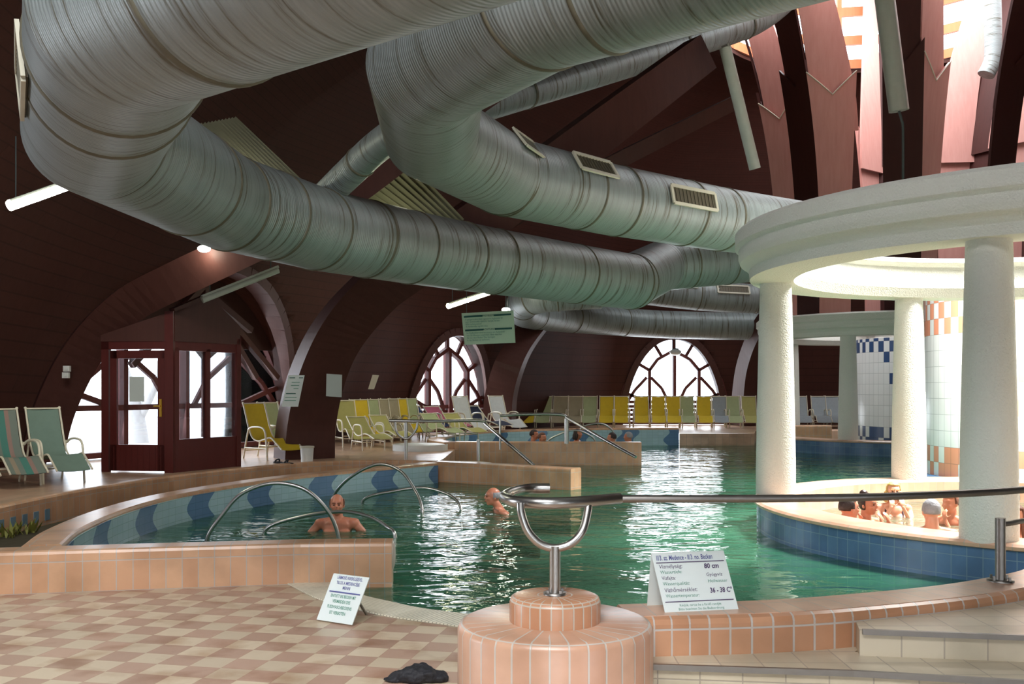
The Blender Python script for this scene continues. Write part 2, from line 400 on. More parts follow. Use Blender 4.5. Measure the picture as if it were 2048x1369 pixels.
def glassy(name, tint=(1, 1, 1), rough=0.0):
    m, nt, b = nm(name); nt.nodes.remove(b); L = nt.links; out = nt.nodes['Material Output']
    tr = N(nt, 'ShaderNodeBsdfTransparent'); tr.inputs[0].default_value = c4(tint); gl = N(nt, 'ShaderNodeBsdfGlossy'); gl.inputs['Roughness'].default_value = .02
    fr = N(nt, 'ShaderNodeFresnel', IOR=1.35); mx = N(nt, 'ShaderNodeMixShader'); L.new(fr.outputs[0], mx.inputs[0]); L.new(tr.outputs[0], mx.inputs[1]); L.new(gl.outputs[0], mx.inputs[2]); L.new(mx.outputs[0], out.inputs[0])
    return m
M['glass'] = glassy('window_glass', (.96, .98, 1))
def water(name, tint, murk, mfac, s=1.0):
    m, nt, b = nm(name); L = nt.links; out = nt.nodes['Material Output']; nt.nodes.remove(b)
    tc = N(nt, 'ShaderNodeTexCoord'); mp = N(nt, 'ShaderNodeMapping'); mp.inputs['Scale'].default_value = (.75, 1.25, 1); mp.inputs['Rotation'].default_value = (0, 0, .1)
    L.new(tc.outputs['Object'], mp.inputs[0])
    n1 = N(nt, 'ShaderNodeTexNoise', Scale=3.0*s, Detail=3.0, Roughness=.45, Distortion=.6); L.new(mp.outputs[0], n1.inputs['Vector'])
    n2 = N(nt, 'ShaderNodeTexNoise', Scale=.9*s, Detail=1.0); L.new(mp.outputs[0], n2.inputs['Vector'])
    ad = N(nt, 'ShaderNodeMath', operation='MULTIPLY_ADD'); L.new(n2.outputs['Fac'], ad.inputs[0]); ad.inputs[1].default_value = 1.3; L.new(n1.outputs['Fac'], ad.inputs[2])
    bp = N(nt, 'ShaderNodeBump', Strength=1.0, Distance=.03); L.new(ad.outputs[0], bp.inputs['Height'])
    tr = N(nt, 'ShaderNodeBsdfTransparent'); tr.inputs[0].default_value = c4(tint)
    df = N(nt, 'ShaderNodeBsdfDiffuse'); df.inputs[0].default_value = c4(murk)
    m0 = N(nt, 'ShaderNodeMixShader'); m0.inputs[0].default_value = mfac; L.new(tr.outputs[0], m0.inputs[1]); L.new(df.outputs[0], m0.inputs[2])
    gl = N(nt, 'ShaderNodeBsdfGlossy'); gl.inputs['Roughness'].default_value = .03; L.new(bp.outputs[0], gl.inputs['Normal'])
    fr = N(nt, 'ShaderNodeFresnel', IOR=1.36); L.new(bp.outputs[0], fr.inputs['Normal'])
    mx = N(nt, 'ShaderNodeMixShader'); L.new(fr.outputs[0], mx.inputs[0]); L.new(m0.outputs[0], mx.inputs[1]); L.new(gl.outputs[0], mx.inputs[2]); L.new(mx.outputs[0], out.inputs[0])
    return m
M['water'] = water('green_pool_water', (.5, .78, .62), (.055, .22, .13), .52)
M['water_basin'] = water('clear_basin_water', (.62, .64, .5), (.2, .2, .13), .45, 1.6)
def duct_mat():
    m, nt, b = nm('ribbed_galvanised_sheet'); L = nt.links
    tc = N(nt, 'ShaderNodeTexCoord'); sp = N(nt, 'ShaderNodeSeparateXYZ'); L.new(tc.outputs['UV'], sp.inputs[0])
    sk = N(nt, 'ShaderNodeMath', operation='MULTIPLY_ADD'); L.new(sp.outputs['Y'], sk.inputs[0]); sk.inputs[1].default_value = .0; L.new(sp.outputs['X'], sk.inputs[2])
    cb = N(nt, 'ShaderNodeCombineXYZ'); L.new(sk.outputs[0], cb.inputs[0])
    wv = N(nt, 'ShaderNodeTexWave', Scale=9.5, Distortion=0.0); L.new(cb.outputs[0], wv.inputs['Vector'])
    mp = N(nt, 'ShaderNodeMapping'); mp.inputs['Scale'].default_value = (9, 1.3, 1); L.new(tc.outputs['UV'], mp.inputs[0])
    no = N(nt, 'ShaderNodeTexNoise', Scale=1.6, Detail=6.0, Roughness=.7); L.new(mp.outputs[0], no.inputs['Vector'])
    rp = N(nt, 'ShaderNodeValToRGB'); e = rp.color_ramp.elements
    e[0].position = .35; e[0].color = c4(srgb(84, 78, 60)); e[1].position = .46; e[1].color = c4(srgb(138, 147, 146))
    e2 = rp.color_ramp.elements.new(.75); e2.color = c4(srgb(156, 165, 166)); L.new(no.outputs['Fac'], rp.inputs[0])
    L.new(rp.outputs[0], b.inputs['Base Color']); b.inputs['Metallic'].default_value = .15; b.inputs['Roughness'].default_value = .42
    bp = N(nt, 'ShaderNodeBump', Strength=.5, Distance=.006); L.new(wv.outputs['Fac'], bp.inputs['Height']); L.new(bp.outputs[0], b.inputs['Normal'])
    return m
M['duct'] = duct_mat()
M['seam'] = plain('stained_seam_band', srgb(98, 94, 78), .55, .1, .4, 9)
M['vent_frame'] = plain('cream_vent_frame', srgb(200, 196, 176), .5)
M['vent_dark'] = plain('dark_vent_mesh', srgb(88, 80, 62), .6, .2)
M['corr'] = plain('corrugated_pale_sheet', srgb(132, 130, 106), .5, .1)
for k, c in dict(yellow=(224, 192, 44), green=(176, 186, 140), beige=(172, 160, 132), grey=(160, 168, 172), teal=(112, 134, 122), mix=(126, 130, 112), lime=(178, 172, 104), white=(224, 228, 228), pink=(206, 110, 140), navy=(34, 40, 66), bluet=(62, 84, 140)).items():
    M['f_'+k] = plain(k+'_sling_fabric', srgb(*c), .8, var=.1, scale=14)
def striped_fabric():
    m, nt, b = nm('striped_sling_fabric'); L = nt.links
    tc = N(nt, 'ShaderNodeTexCoord'); sp = N(nt, 'ShaderNodeSeparateXYZ'); L.new(tc.outputs['Object'], sp.inputs[0])
    rp = N(nt, 'ShaderNodeValToRGB'); rp.color_ramp.interpolation = 'CONSTANT'
    ad = N(nt, 'ShaderNodeMath', operation='MULTIPLY_ADD'); L.new(sp.outputs['X'], ad.inputs[0]); ad.inputs[1].default_value = 1.9; ad.inputs[2].default_value = .5; L.new(ad.outputs[0], rp.inputs[0])
    cols = [(112, 122, 112), (146, 132, 112), (112, 122, 112), (70, 122, 110), (146, 118, 108), (112, 122, 112)]
    e = rp.color_ramp.elements; e[0].color = c4(srgb(*cols[0])); e[1].position = .2; e[1].color = c4(srgb(*cols[1]))
    for i, p in enumerate((.32, .45, .62, .72)): x = e.new(p); x.color = c4(srgb(*cols[i+2]))
    L.new(rp.outputs[0], b.inputs['Base Color']); b.inputs['Roughness'].default_value = .8
    return m
M['f_stripe'] = striped_fabric()
def skin(name, col):
    m, nt, b = nm(name); tc = N(nt, 'ShaderNodeTexCoord'); no = N(nt, 'ShaderNodeTexNoise', Scale=9.0, Detail=3.0); L = nt.links; L.new(tc.outputs['Object'], no.inputs['Vector'])
    mx = N(nt, 'ShaderNodeMix', data_type='RGBA'); mx.inputs[6].default_value = c4(col); mx.inputs[7].default_value = c4((min(1, col[0]*1.12), col[1]*.9, col[2]*.88)); L.new(no.outputs['Fac'], mx.inputs[0]); L.new(mx.outputs[2], b.inputs['Base Color'])
    b.inputs['Roughness'].default_value = .38; b.inputs['Subsurface Weight'].default_value = .1; b.inputs['Subsurface Radius'].default_value = (.02, .008, .004); return m
M['skin'] = skin('warm_skin', srgb(216, 160, 132)); M['skin2'] = skin('tanned_skin', srgb(196, 132, 104))
M['hair_dark'] = plain('dark_brown_hair', srgb(48, 30, 26), .5, bump=.5, scale=40); M['hair_grey'] = plain('grey_hair', srgb(150, 150, 155), .6, bump=.5, scale=40)
M['hair_blonde'] = plain('blonde_hair', srgb(206, 164, 96), .5, bump=.5, scale=40); M['hair_brown'] = plain('brown_hair', srgb(104, 62, 44), .5, bump=.5, scale=40)
M['swim'] = plain('dark_swimsuit', srgb(56, 30, 40), .6); M['eye'] = plain('eye', (.02, .015, .012), .2); M['lips'] = plain('lips', srgb(160, 84, 76), .5)

# ---------------------------------------------------------------- hall shell (perimeter, dome, windows)
PER = cr([(-9.6, -5), (-9.9, 3), (-9.7, 9), (-9.1, 13.5), (-8.2, 16.6), (-5.15, 22.8), (-4.3, 25.4), (-3.15, 27.75), (-.7, 30.1), (1.6, 33.2), (3.7, 34.8), (7.6, 34.8), (11, 34.6), (16, 33), (21, 28.5), (24, 22), (25, 14), (24, 5), (22, -3), (16, -7), (5, -8), (-5, -7.2), (-9.6, -5)], 30)
CEN = Vector((10.3, 26.6)); HIN = 11.6
PER_tab = sorted(((math.atan2(p.y-CEN.y, p.x-CEN.x)+math.pi/2) % (2*math.pi), (p-CEN).length) for p in PER[:-1])
PER_tab = [(PER_tab[-1][0]-2*math.pi, PER_tab[-1][1])]+PER_tab+[(PER_tab[0][0]+2*math.pi, PER_tab[0][1])]
def rper(x, y):
    a = (math.atan2(y-CEN.y, x-CEN.x)+math.pi/2) % (2*math.pi)
    T = PER_tab; lo, hi = 0, len(T)-1
    if a <= T[0][0]: return T[0][1]
    if a >= T[-1][0]: return T[-1][1]
    while hi-lo > 1:
        m = (lo+hi)//2
        if T[m][0] > a: hi = m
        else: lo = m
    t = (a-T[lo][0])/(T[hi][0]-T[lo][0]+1e-9); return T[lo][1]*(1-t)+T[hi][1]*t
def dome(x, y):
    R = rper(x, y); d = R-math.hypot(x-CEN.x, y-CEN.y)
    if d <= 0: return .3
    L = min(16, R-4.7); u = min(1, d/L); return .3+(HIN-.3)*(1-(1-u)**2)**.72
WINS = []
def defwin(a, b, H):
    a = Vector(a); b = Vector(b); c = (a+b)/2; t = (b-a).normalized(); n = Vector((t.y, -t.x))
    if n.dot(CEN-c) < 0: n = -n
    WINS.append(dict(c=c, t=t, n=n, w=(b-a).length/2, H=H))
defwin((-8.1, 16.85), (-5.2, 22.75), 3.7)       # entrance bay
defwin((-3.1, 27.85), (-.8, 30.0), 2.95)
defwin((3.75, 34.75), (7.5, 34.75), 3.15)
defwin((-9.85, 4.5), (-9.8, 8.5), 3.2)  # unseen left window, added to supply light
defwin((24.6, 18), (24.8, 12), 3.2)  # unseen right-hand window, added to supply light
defwin((12, -7.55), (7.5, -7.9), 3.2)
defwin((2, -7.9), (-2.5, -7.6), 3.2)
def tun(W, x, y):
    r = Vector((x, y))-W['c']; a = abs(r.dot(W['t'])); b = r.dot(W['n'])
    if b < -.6: return 0
    w_ = W['w']+.28*max(0, b)
    if a >= w_ or b > 7: return 0
    return .3+(W['H']+.06*max(0, b))*(1-(a/w_)**2.2)**.6
mb = MB(); SN = [0, .015, .03, .05, .08, .11, .15, .2, .25, .3, .36, .42, .5, .58, .66, .75, .85, .93, 1]
SN = [x for i in range(len(SN)-1) for x in (SN[i], (SN[i]+SN[i+1])/2)]+[1]
per2 = PER; NS = len(SN); vs = []; acc = 0; us = []
for i, p in enumerate(per2):
    if i: acc += (p-per2[i-1]).length
    us.append(acc); R = (p-CEN).length; dr = (p-CEN)/R
    for s_ in SN:
        d = s_*(R-4.7); q = CEN+dr*(R-d); z = dome(q.x, q.y)
        for W in WINS: z = max(z, tun(W, q.x, q.y))
        vs.append((q.x, q.y, z))
fs = []; uv = []
for i in range(len(per2)-1):
    for k in range(NS-1):
        fs.append((i*NS+k, (i+1)*NS+k, (i+1)*NS+k+1, i*NS+k+1)); R0 = SN[k]*16; R1 = SN[k+1]*16
        uv.append([(us[i], R0), (us[i+1], R0), (us[i+1], R1), (us[i], R1)])
mb.add(vs, fs, uv, False); ceil = mb.build('ceiling', M['vault'], fixn=False); tag(ceil, kind='structure')
sm = ceil.modifiers.new('thick', 'SOLIDIFY'); sm.thickness = .12; sm.offset = 1
# lantern drum above the petals
mb = MB()
for k in range(20):
    a = 2*math.pi*k/20; b = 2*math.pi*(k+1)/20
    for z in (11.75, 12.5, 13.4):
        mb.bar((CEN.x+4.75*math.cos(a), CEN.y+4.75*math.sin(a), z), (CEN.x+4.75*math.cos(b), CEN.y+4.75*math.sin(b), z), .12, .28)
    mb.bar((CEN.x+4.75*math.cos(a), CEN.y+4.75*math.sin(a), 11.6), (CEN.x+4.75*math.cos(a), CEN.y+4.75*math.sin(a), 14.5), .14, .14)
tag(mb.build('trim_1', M['timber']), kind='structure')
# outside ground
mb = MB(); mb.poly([(-60, -20), (-60, 80), (60, 80), (60, -20)], -.75); 
tag(mb.build('ground', M['ground']), kind='structure')
mb = MB(); pa = [(p.x, p.y) for p in PER]; out = [(p[0]+(p[0]-CEN.x)*.8, p[1]+(p[1]-CEN.y)*.8) for p in pa]
for i in range(0, len(pa)-1): mb.add([(*pa[i], .28), (*pa[i+1], .28), (*out[i+1], .22), (*out[i], .22)], [(0, 1, 2, 3)])
tag(mb.build('terrace_outside', M['ground']), kind='structure')

# windows with tracery
def window(W, idx, lat=True, glass=True):
    c, t, n = W['c'], W['t'], W['n']; w_ = W['w']; H = W['H']
    if n.y < 0 and t.x < 0: t = -t
    o = Vector((c.x+n.x*.1, c.y+n.y*.1, .3)); T = Vector((t.x, t.y, 0)); U = Vector((0, 0, 1)); Nn = Vector((n.x, n.y, 0))
    def Q(a, z): return o+T*(a*w_)+U*(z*H)
    def arch(a): return (1-min(1, abs(a))**2.2)**.6
    fr = MB()
    pts = [Q(a, arch(a)) for a in [math.sin(math.radians(x)) for x in range(-90, 91, 6)]]
    for i in range(len(pts)-1): fr.bar(pts[i], pts[i+1], .22, .16, Nn)
    root = fr.build('window_%d' % idx, M['win']); tag(root, kind='structure')
    def bars(name, segs, th):
        m_ = MB()
        for s_ in segs:
            for i in range(len(s_)-1): m_.bar(Q(*s_[i]), Q(*s_[i+1]), .1, th*1.3, Nn)
        return m_.build(name, M['win'], root)
    zt = .25
    bars('transom', [[(-1, zt), (1, zt)], [(-1, .02), (1, .02)]], .15)
    for a in (-.45, .47): bars('mullion', [[(a, 0.02), (a, .62)]], .15)
    bars('mullion', [[(.01, .02), (.01, .8)]], .22)
    bars('inner_arch', [[(-.45, .6), (-.3, .72), (0, .82), (.3, .72), (.47, .6)]], .15)
    bars('spoke', [[(-.45, .6), (-.85, .74)]], .12); bars('spoke', [[(.47, .6), (.87, .74)]], .12)
    bars('spoke', [[(-.22, .75), (-.42, .95)]], .07); bars('spoke', [[(.22, .75), (.42, .95)]], .07); bars('spoke', [[(0, .8), (0, 1)]], .08)
    for s_ in (-1, 1):
        bars('curved_brace', [[(.42*s_, .52), (.22*s_, .4), (.1*s_, zt)]], .05)
        bars('curved_brace', [[(.5*s_, .52), (.72*s_, .38), (.86*s_, zt)]], .05)
        bars('curved_brace', [[(.97*s_, .36), (.8*s_, .33), (.5*s_, zt)]], .05)
    if lat:
        bars('fretwork', [[(-1, z), (1, z)] for z in (.06, .11, .16, .2)]+[[(a/10, .02), (a/10, zt)] for a in range(-9, 10, 2)], .055)
    g = MB(); gp = [(a*w_, arch(a)*H) for a in [math.sin(math.radians(x)) for x in range(-88, 89, 8)]]
    g.prism([(-w_*.99, 0)]+gp+[(w_*.99, 0)], o-Nn*.03, T, U, Nn, .008); g.build('pane', M['glass'], root)
    return root
for i, W in enumerate(WINS): window(W, i+1, lat=(i in (1, 2)))
for i, pw in ((0, 70), (1, 60), (2, 80), (3, 90), (4, 90), (5, 60), (6, 60)):  # also lights the windows added out of view
    W = WINS[i]; area('window_daylight', (W['c'].x+W['n'].x*.35, W['c'].y+W['n'].y*.35, 1.9), (W['c'].x+W['n'].x*6, W['c'].y+W['n'].y*6, .9), W['w']*1.7, 2.4, pw, (.93, .95, 1))
# arch beams where each bay meets the dome
for i, W in enumerate(WINS[:3]):
    c, t, n = W['c'], W['t'], W['n']; pts = []
    for ang in range(-84, 85, 6):
        s_ = math.sin(math.radians(ang)); lo, hi = 0, 6.5
        def df(b):
            w_ = W['w']+.28*b; p = c+n*b+t*(s_*w_); return tun(W, p.x, p.y)-dome(p.x, p.y)
        for _ in range(22):
            m_ = (lo+hi)/2
            if df(m_) > 0: lo = m_
            else: hi = m_
        w_ = W['w']+.28*lo; p = c+n*lo+t*(s_*w_*.98); pts.append(Vector((p.x, p.y, max(.3, min(tun(W, p.x, p.y), dome(p.x, p.y))-.1))))
    m_ = MB(); up = Vector((n.x, n.y, 0))
    for k in range(len(pts)-1): m_.bar(pts[k], pts[k+1], .22, .42, up)
    tag(m_.build('trim_%d' % (i+2), M['rib']), kind='structure')

# main ribs (laminated curved beams)
def rib(idx, pts, wd, dp, label):
    path = cr(pts, 6); m_ = MB(); N_ = len(path); rings = []
    for i in range(N_):
        t = (path[min(i+1, N_-1)]-path[max(i-1, 0)]).normalized(); x = t.cross(Vector((0, 0, 1)))
        x = (CEN.to_3d()-Vector((path[0].x, path[0].y, 0))).cross(Vector((0, 0, 1))).normalized(); y = t.cross(x).normalized(); k = 1.25-.35*i/N_
        rings.append([path[i]+x*a*wd*k/2+y*b*dp*k/2 for a, b in ((-1, -1), (1, -1), (1, 1), (-1, 1))])
    v = [p for r_ in rings for p in r_]; f = []
    for i in range(N_-1):
        for k in range(4): f.append((i*4+k, i*4+(k+1) % 4, (i+1)*4+(k+1) % 4, (i+1)*4+k))
    f += [(0, 1, 2, 3), tuple((N_-1)*4+k for k in (3, 2, 1, 0))]
    m_.add(v, f, None, False); o = m_.build('curved_rib', M['rib']); tag(o, label, 'roof rib'); return o
rib(1, [P(84, 905, 16.3), P(112, 810, 16.1), P(166, 705, 15.8), P(248, 618, 15.3), P(350, 562, 14.6), P(470, 505, 14.2), P(640, 420, 14), P(900, 230, 14), P(1150, 60, 15)], .3, .5, 'long dark curved roof rib rising from behind the striped loungers at left')
rib(2, [P(608, 920, 18.3), P(612, 850, 18.2), P(632, 760, 17.9), P(668, 680, 17.4), P(725, 608, 16.9), P(800, 545, 16.4), P(960, 440, 16), P(1200, 260, 17), P(1400, 110, 19)], .55, .75, 'thick reddish curved rib with a posted notice, between the entrance and the middle loungers')
rib(3, [P(998, 850, 29), P(1003, 790, 28.9), P(1020, 730, 28.6), P(1046, 682, 29.4), P(1080, 640, 30.3), P(1120, 600, 31)], .5, .7, 'curved rib right of the hanging green sign')
rib(4, [P(1488, 850, 33.5), P(1490, 780, 33.4), P(1500, 720, 33), P(1530, 650, 32), P(1600, 560, 31)], .45, .6, 'far curved rib right of the large arched window')
rib(6, [P(960, 470, 20), P(1200, 340, 20), P(1480, 200, 21)], .25, .3, 'straight dark ceiling beam above the centre duct')

# ---------------------------------------------------------------- pool geometry
near_wall = [(-4.6, 7.78), (-3.0, 8.1), (-1.75, 8.33), (-1.0, 8.38)]
lobe_in = [(-3.70, 8.2), (-3.93, 9.1), (-4.08, 10.44), (-4.03, 11.73), (-3.75, 12.9), (-3.2, 14.27), (-2.4, 15.5), (-1.27, 17.0)]
lobe_c = cr(lobe_in, 8)
gut_in = cr([(-1.87, 8.15), (-1.45, 7.48), (-1.08, 7.11), (-.805, 6.88), (-.415, 6.66), (.0, 6.35), (.35, 5.9), (.6, 5.35)], 6)
curb_back = cr([(.55, 5.25), (.76, 5.28), (1.21, 5.33), (1.65, 5.44), (2.37, 5.72), (2.88, 6.02), (3.25, 6.32), (3.8, 6.95), (4.3, 7.6)], 6)
outer_deck = cr([(-5.5, 7.2), (-5.62, 9), (-5.66, 11.0), (-5.42, 13.1), (-4.77, 15.2), (-3.68, 17.0), (-2.5, 17.6), (-1.3, 17.45)], 6)
T2 = lambda l: [(p[0], p[1]) for p in l]
# floors
mb = MB(); gi = T2(gut_in)
fl = [(-9.9, -8.2), (9, -8.2), (9, 6.2), (4.4, 7.7)]+T2(curb_back)[::-1][1:]+gi[::-1]+[(-1.9, 8.4), (-4.3, 8.1), (-9.9, 8.1)]
mb.poly(fl, 0); tag(mb.build('floor', M['checker']), kind='structure')
far_edge = [(4.7, 27.95), (6.8, 27.95), (7.2, 29.5), (10.3, 30.6), (14.5, 29.5), (20, 26), (21, 14), (17, 8), (9, 6.2)]
lobe2 = cr([(-1.09, 20.95), (-1.5, 22), (-1.3, 24.3), (-.3, 26.3), (1.7, 27.6), (4.7, 28.05)], 6)
deck = T2(outer_deck)+[(-1.25, 18.2), (-1.2, 20.7)]+T2(lobe2)+far_edge[1:]+[(9, -8.2)]+[(p.x+(p.x-CEN.x)*.02, p.y+(p.y-CEN.y)*.02) for p in PER[::-1] if not (p.x < 9 and p.y < 7.2)]+[(-9.9, 7.2)]
mb = MB(); mb.poly(deck, .3)
for pth in (far_edge, [(-1.3, 17.45), (-1.25, 18.2), (-1.2, 20.9)]):
    mb.sweep([Vector(p) for p in pth], [(0, -1), (0, .3), (.01, .3), (.01, -1)])
tag(mb.build('floor_deck', M['deck']), kind='structure')
mb = MB(); mb.poly([(-5, 4.8), (21.5, 4.8), (21.5, 31), (-5, 31)], -.95); 
tag(mb.build('floor_pool', M['pool_tile']), kind='structure')
lob = [(-3.6, 8.5)]+T2(lobe_c)[1:]+[(-.2, 16.6), (-.4, 14), (-1.0, 11), (-1.6, 8.6)]
mb = MB(); mb.slab(lob, -.95, -.62); tag(mb.build('floor_lobe', M['lobe_floor']), kind='structure')
mb = MB(); mb.poly([(-5.0, 5), (21.3, 5), (21.3, 30.8), (-5.0, 30.8)], -.035)
tag(mb.build('pool_water', M['water'], fixn=False), 'rippled green water filling the large pool', 'water')
# trough with soil and plants
mb = MB(); tro = T2(outer_deck)+[(p[0]-.15, p[1]) for p in T2(lobe_c)[::-1]]+[(-4.2, 7.9), (-5.5, 7.2)]
mb.poly(tro, -.02); tag(mb.build('planting_bed', M['soil']), 'narrow planting trough between the curved orange walls at left', 'planter')
# walls
def wall_sweep(name, path, w0, w1, ztop, mat, label, cat='pool wall', topmat=None, rnd=.03, zb=-1.0, endcap=None, inner=None):
    prof = [(w0, zb), (w0, ztop-rnd), (w0+rnd*.3, ztop-rnd*.3), (w0+rnd, ztop), (w1-rnd, ztop), (w1-rnd*.3, ztop-rnd*.3), (w1, ztop-rnd), (w1, zb)]
    m_ = MB(); m_.sweep(path, prof); o = m_.build(name, mat); tag(o, label, cat)
    return o
# near straight wall (travel +x: right side = -y = towards camera)
o = wall_sweep('low_pool_wall', [(-9.8, 6.9), (-6.5, 7.35)]+near_wall, -.02, -.02+.27, .33, M['orange'], 'low orange tiled wall at front left with rounded end in the water')
m_ = MB(); m_.ell((-1.0, 8.28, .2), (.03, .13, .13)); m_.build('rounded_end', M['orange'], o)
o = wall_sweep('curved_pool_wall', lobe_c, -.32, 0, .31, M['orange'], 'curved orange coping around the left lobe with pale blue striped tiles inside')
m_ = MB(); m_.sweep(lobe_c, [(0.0, -1), (0.0, .265), (.012, .265), (.012, -1)]); m_.build('striped_tile_lining', M['stripes'], o)
m_ = MB(); m_.sweep([(-4.2, 7.95), (-3.0, 8.14), (-1.2, 8.41)], [(-.035, -1), (-.035, .25), (-.025, .25), (-.025, -1)]); m_.build('striped_tile_lining', M['stripes'], o)
o = wall_sweep('straight_pool_wall', [(-1.4, 17.25), (-.3, 16.6), (.93, 15.75)], -.32, 0, .31, M['orange'], 'straight orange wall jutting into the pool behind the swimmers')
o = wall_sweep('planter_wall', outer_deck, 0, .14, .32, M['orange'], 'long curved orange deck edge wall behind the planting trough at left', zb=-.3)
for k in range(9):
    i = 7+k; a = outer_deck[i]; b = outer_deck[i+1]; t = (b-a).normalized(); n = Vector((t.y, -t.x))
for k in range(7):
    L0 = 3.1+k*.24; acc = 0
    for i in range(len(outer_deck)-1):
        d = (outer_deck[i+1]-outer_deck[i]).length
        if acc+d > L0: break
        acc += d
    a = outer_deck[i]; t = (outer_deck[i+1]-a).normalized(); n = Vector((t.y, -t.x)); p = a+t*(L0-acc)+n*.142
    m_ = MB(); m_.box((p.x, p.y, .1), (.1, .008, .13), math.atan2(t.y, t.x)); m_.build('blue_mosaic_tile', M['blue'], o, 'blue tile set in the orange wall')
def plant(px, py, label):
    p = G(px, py, -.02); m_ = MB()
    for k in range(26):
        a = random.uniform(0, 6.28); l = random.uniform(.08, .2); q = p+Vector((random.uniform(-.1, .1), random.uniform(-.1, .1), 0))
        tip = q+Vector((math.cos(a)*l*.7, math.sin(a)*l*.7, l)); sd = Vector((-math.sin(a), math.cos(a), 0))*.018
        m_.add([q-sd*.4, q+sd*.4, (q+tip)/2+sd, tip, (q+tip)/2-sd], [(0, 1, 2, 3, 4)])
    tag(m_.build('trough_plant', M['leaf']), label, 'plant', 'plants in the trough')
plant(15, 1075, 'leftmost low yellow-green plant in the trough'); plant(48, 1068, 'low yellow-green plant in the trough, nearest the curved coping')
# second lobe
o = wall_sweep('curved_pool_wall', lobe2, -.38, 0, .45, M['orange'], 'far curved orange coping around the lobe with bathers')
m_ = MB(); m_.sweep(lobe2, [(0.0, -1), (0.0, .4), (.012, .4), (.012, -1)]); m_.build('striped_tile_lining', M['stripes'], o)
wall_sweep('straight_pool_wall', [(-1.35, 20.9), (2.7, 20.75)], -.32, 0, .45, M['orange'], 'far straight orange wall in front of the bathing heads')
wall_sweep('low_pool_wall', [(7.6, 28.1), (9.0, 28.3)], -.2, .2, .52, M['orange'], 'low orange block by the far pool edge, left of the first white pillar')
# gutter
m_ = MB(); m_.sweep(gut_in, [(.0, -1), (0, .012), (-.32, .012), (-.32, 0), (-.03, -.01), (-.03, -1)]); tag(m_.build('overflow_gutter', M['grate']), 'curved white grated overflow channel at the pool edge', 'pool gutter')
# curb
o = wall_sweep('pool_curb', curb_back, 0.0, .36, .46, M['orange_big'], 'curved orange tiled curb carrying the white information card', 'pool curb', rnd=.035)
m_ = MB(); m_.sweep(curb_back, [(.04, .4), (.04, .463), (.32, .463), (.32, .4)]); m_.build('coping', M['orange_top'], o, 'pink coping tiles')
# steps
cf = []
for i in range(len(curb_back)):
    a = curb_back[max(i-1, 0)]; b = curb_back[min(i+1, len(curb_back)-1)]; t = (b-a).normalized(); cf.append((curb_back[i].x+t.y*.355, curb_back[i].y-t.x*.355))
cf = [p for p in cf if p[0] > .9]
stp = MB(); up = [p for p in cf if p[0] > 1.72]
stp.slab([(1.72, 4.93), (2.5, 4.81), (8, 4.2), (8, 7.3)]+up[::-1], 0, .40)
st = stp.build('tiled_step', M['cream']); tag(st, 'upper cream tiled step at right below the curb', 'step')
m_ = MB(); m_.bar((1.73, 4.915, .392), (2.5, 4.795, .392), .02, .026); m_.bar((2.5, 4.795, .392), (8, 4.185, .392), .02, .026); m_.build('dark_nosing', M['steel_dark'], st)
stp = MB(); stp.slab([(.5, 4.80), (1.6, 4.67), (2.4, 4.5), (8, 3.75), (8, 4.3), (2.5, 4.85), (1.72, 5.0)]+[(p[0], p[1]+.05) for p in cf if p[0] < 1.9][::-1]+[(.5, 5.1)], 0, .27)
st = stp.build('tiled_step', M['cream']); tag(st, 'lower cream tiled step at the bottom right corner', 'step')
m_ = MB()
for a, b in (((.62, 4.775), (1.6, 4.66)), ((1.6, 4.66), (2.4, 4.49)), ((2.4, 4.49), (8, 3.74))): m_.bar((*a, .26), (*b, .26), .02, .028)
m_.build('dark_nosing', M['steel_dark'], st)
stp = MB(); stp.slab([(.5, 4.35), (2.4, 4.1), (8, 3.3), (8, 3.8), (2.4, 4.55), (1.6, 4.72), (.5, 4.85)], 0, .13); tag(stp.build('tiled_step', M['cream']), 'lowest cream tiled step, just cut by the lower frame edge', 'step')
# submerged entry steps
for k, (r_, z) in enumerate(((.75, .14), (1.15, -.06), (1.55, -.22), (1.95, -.4))):
    m_ = MB(); pts = [(-1.3, 19.1-r_*.85)]+[(-1.3+r_*math.cos(a)*1.25, 19.1+r_*.85*math.sin(a)) for a in [math.radians(x) for x in range(-85, 86, 10)]]+[(-1.3, 19.1+r_*.85)]
    m_.slab(pts, -.95, z); tag(m_.build('entry_step', M['cream']), ['top semicircular entry step, dry, at the far rails', 'second semicircular entry step, just under the water', 'third semicircular entry step, underwater', 'lowest semicircular entry step, deepest underwater'][k], 'step')
m_ = MB(); m_.lathe([(0, .42), (.5, .42), (.55, .4), (.57, .3)], (-1.9, 20.6, 0), 40); m_.lathe([(.57, .0), (.57, .42)], (-1.9, 20.6, 0), 40)
tag(m_.build('round_step', M['plastic']), 'shiny white round step behind the low rail on the deck', 'step')

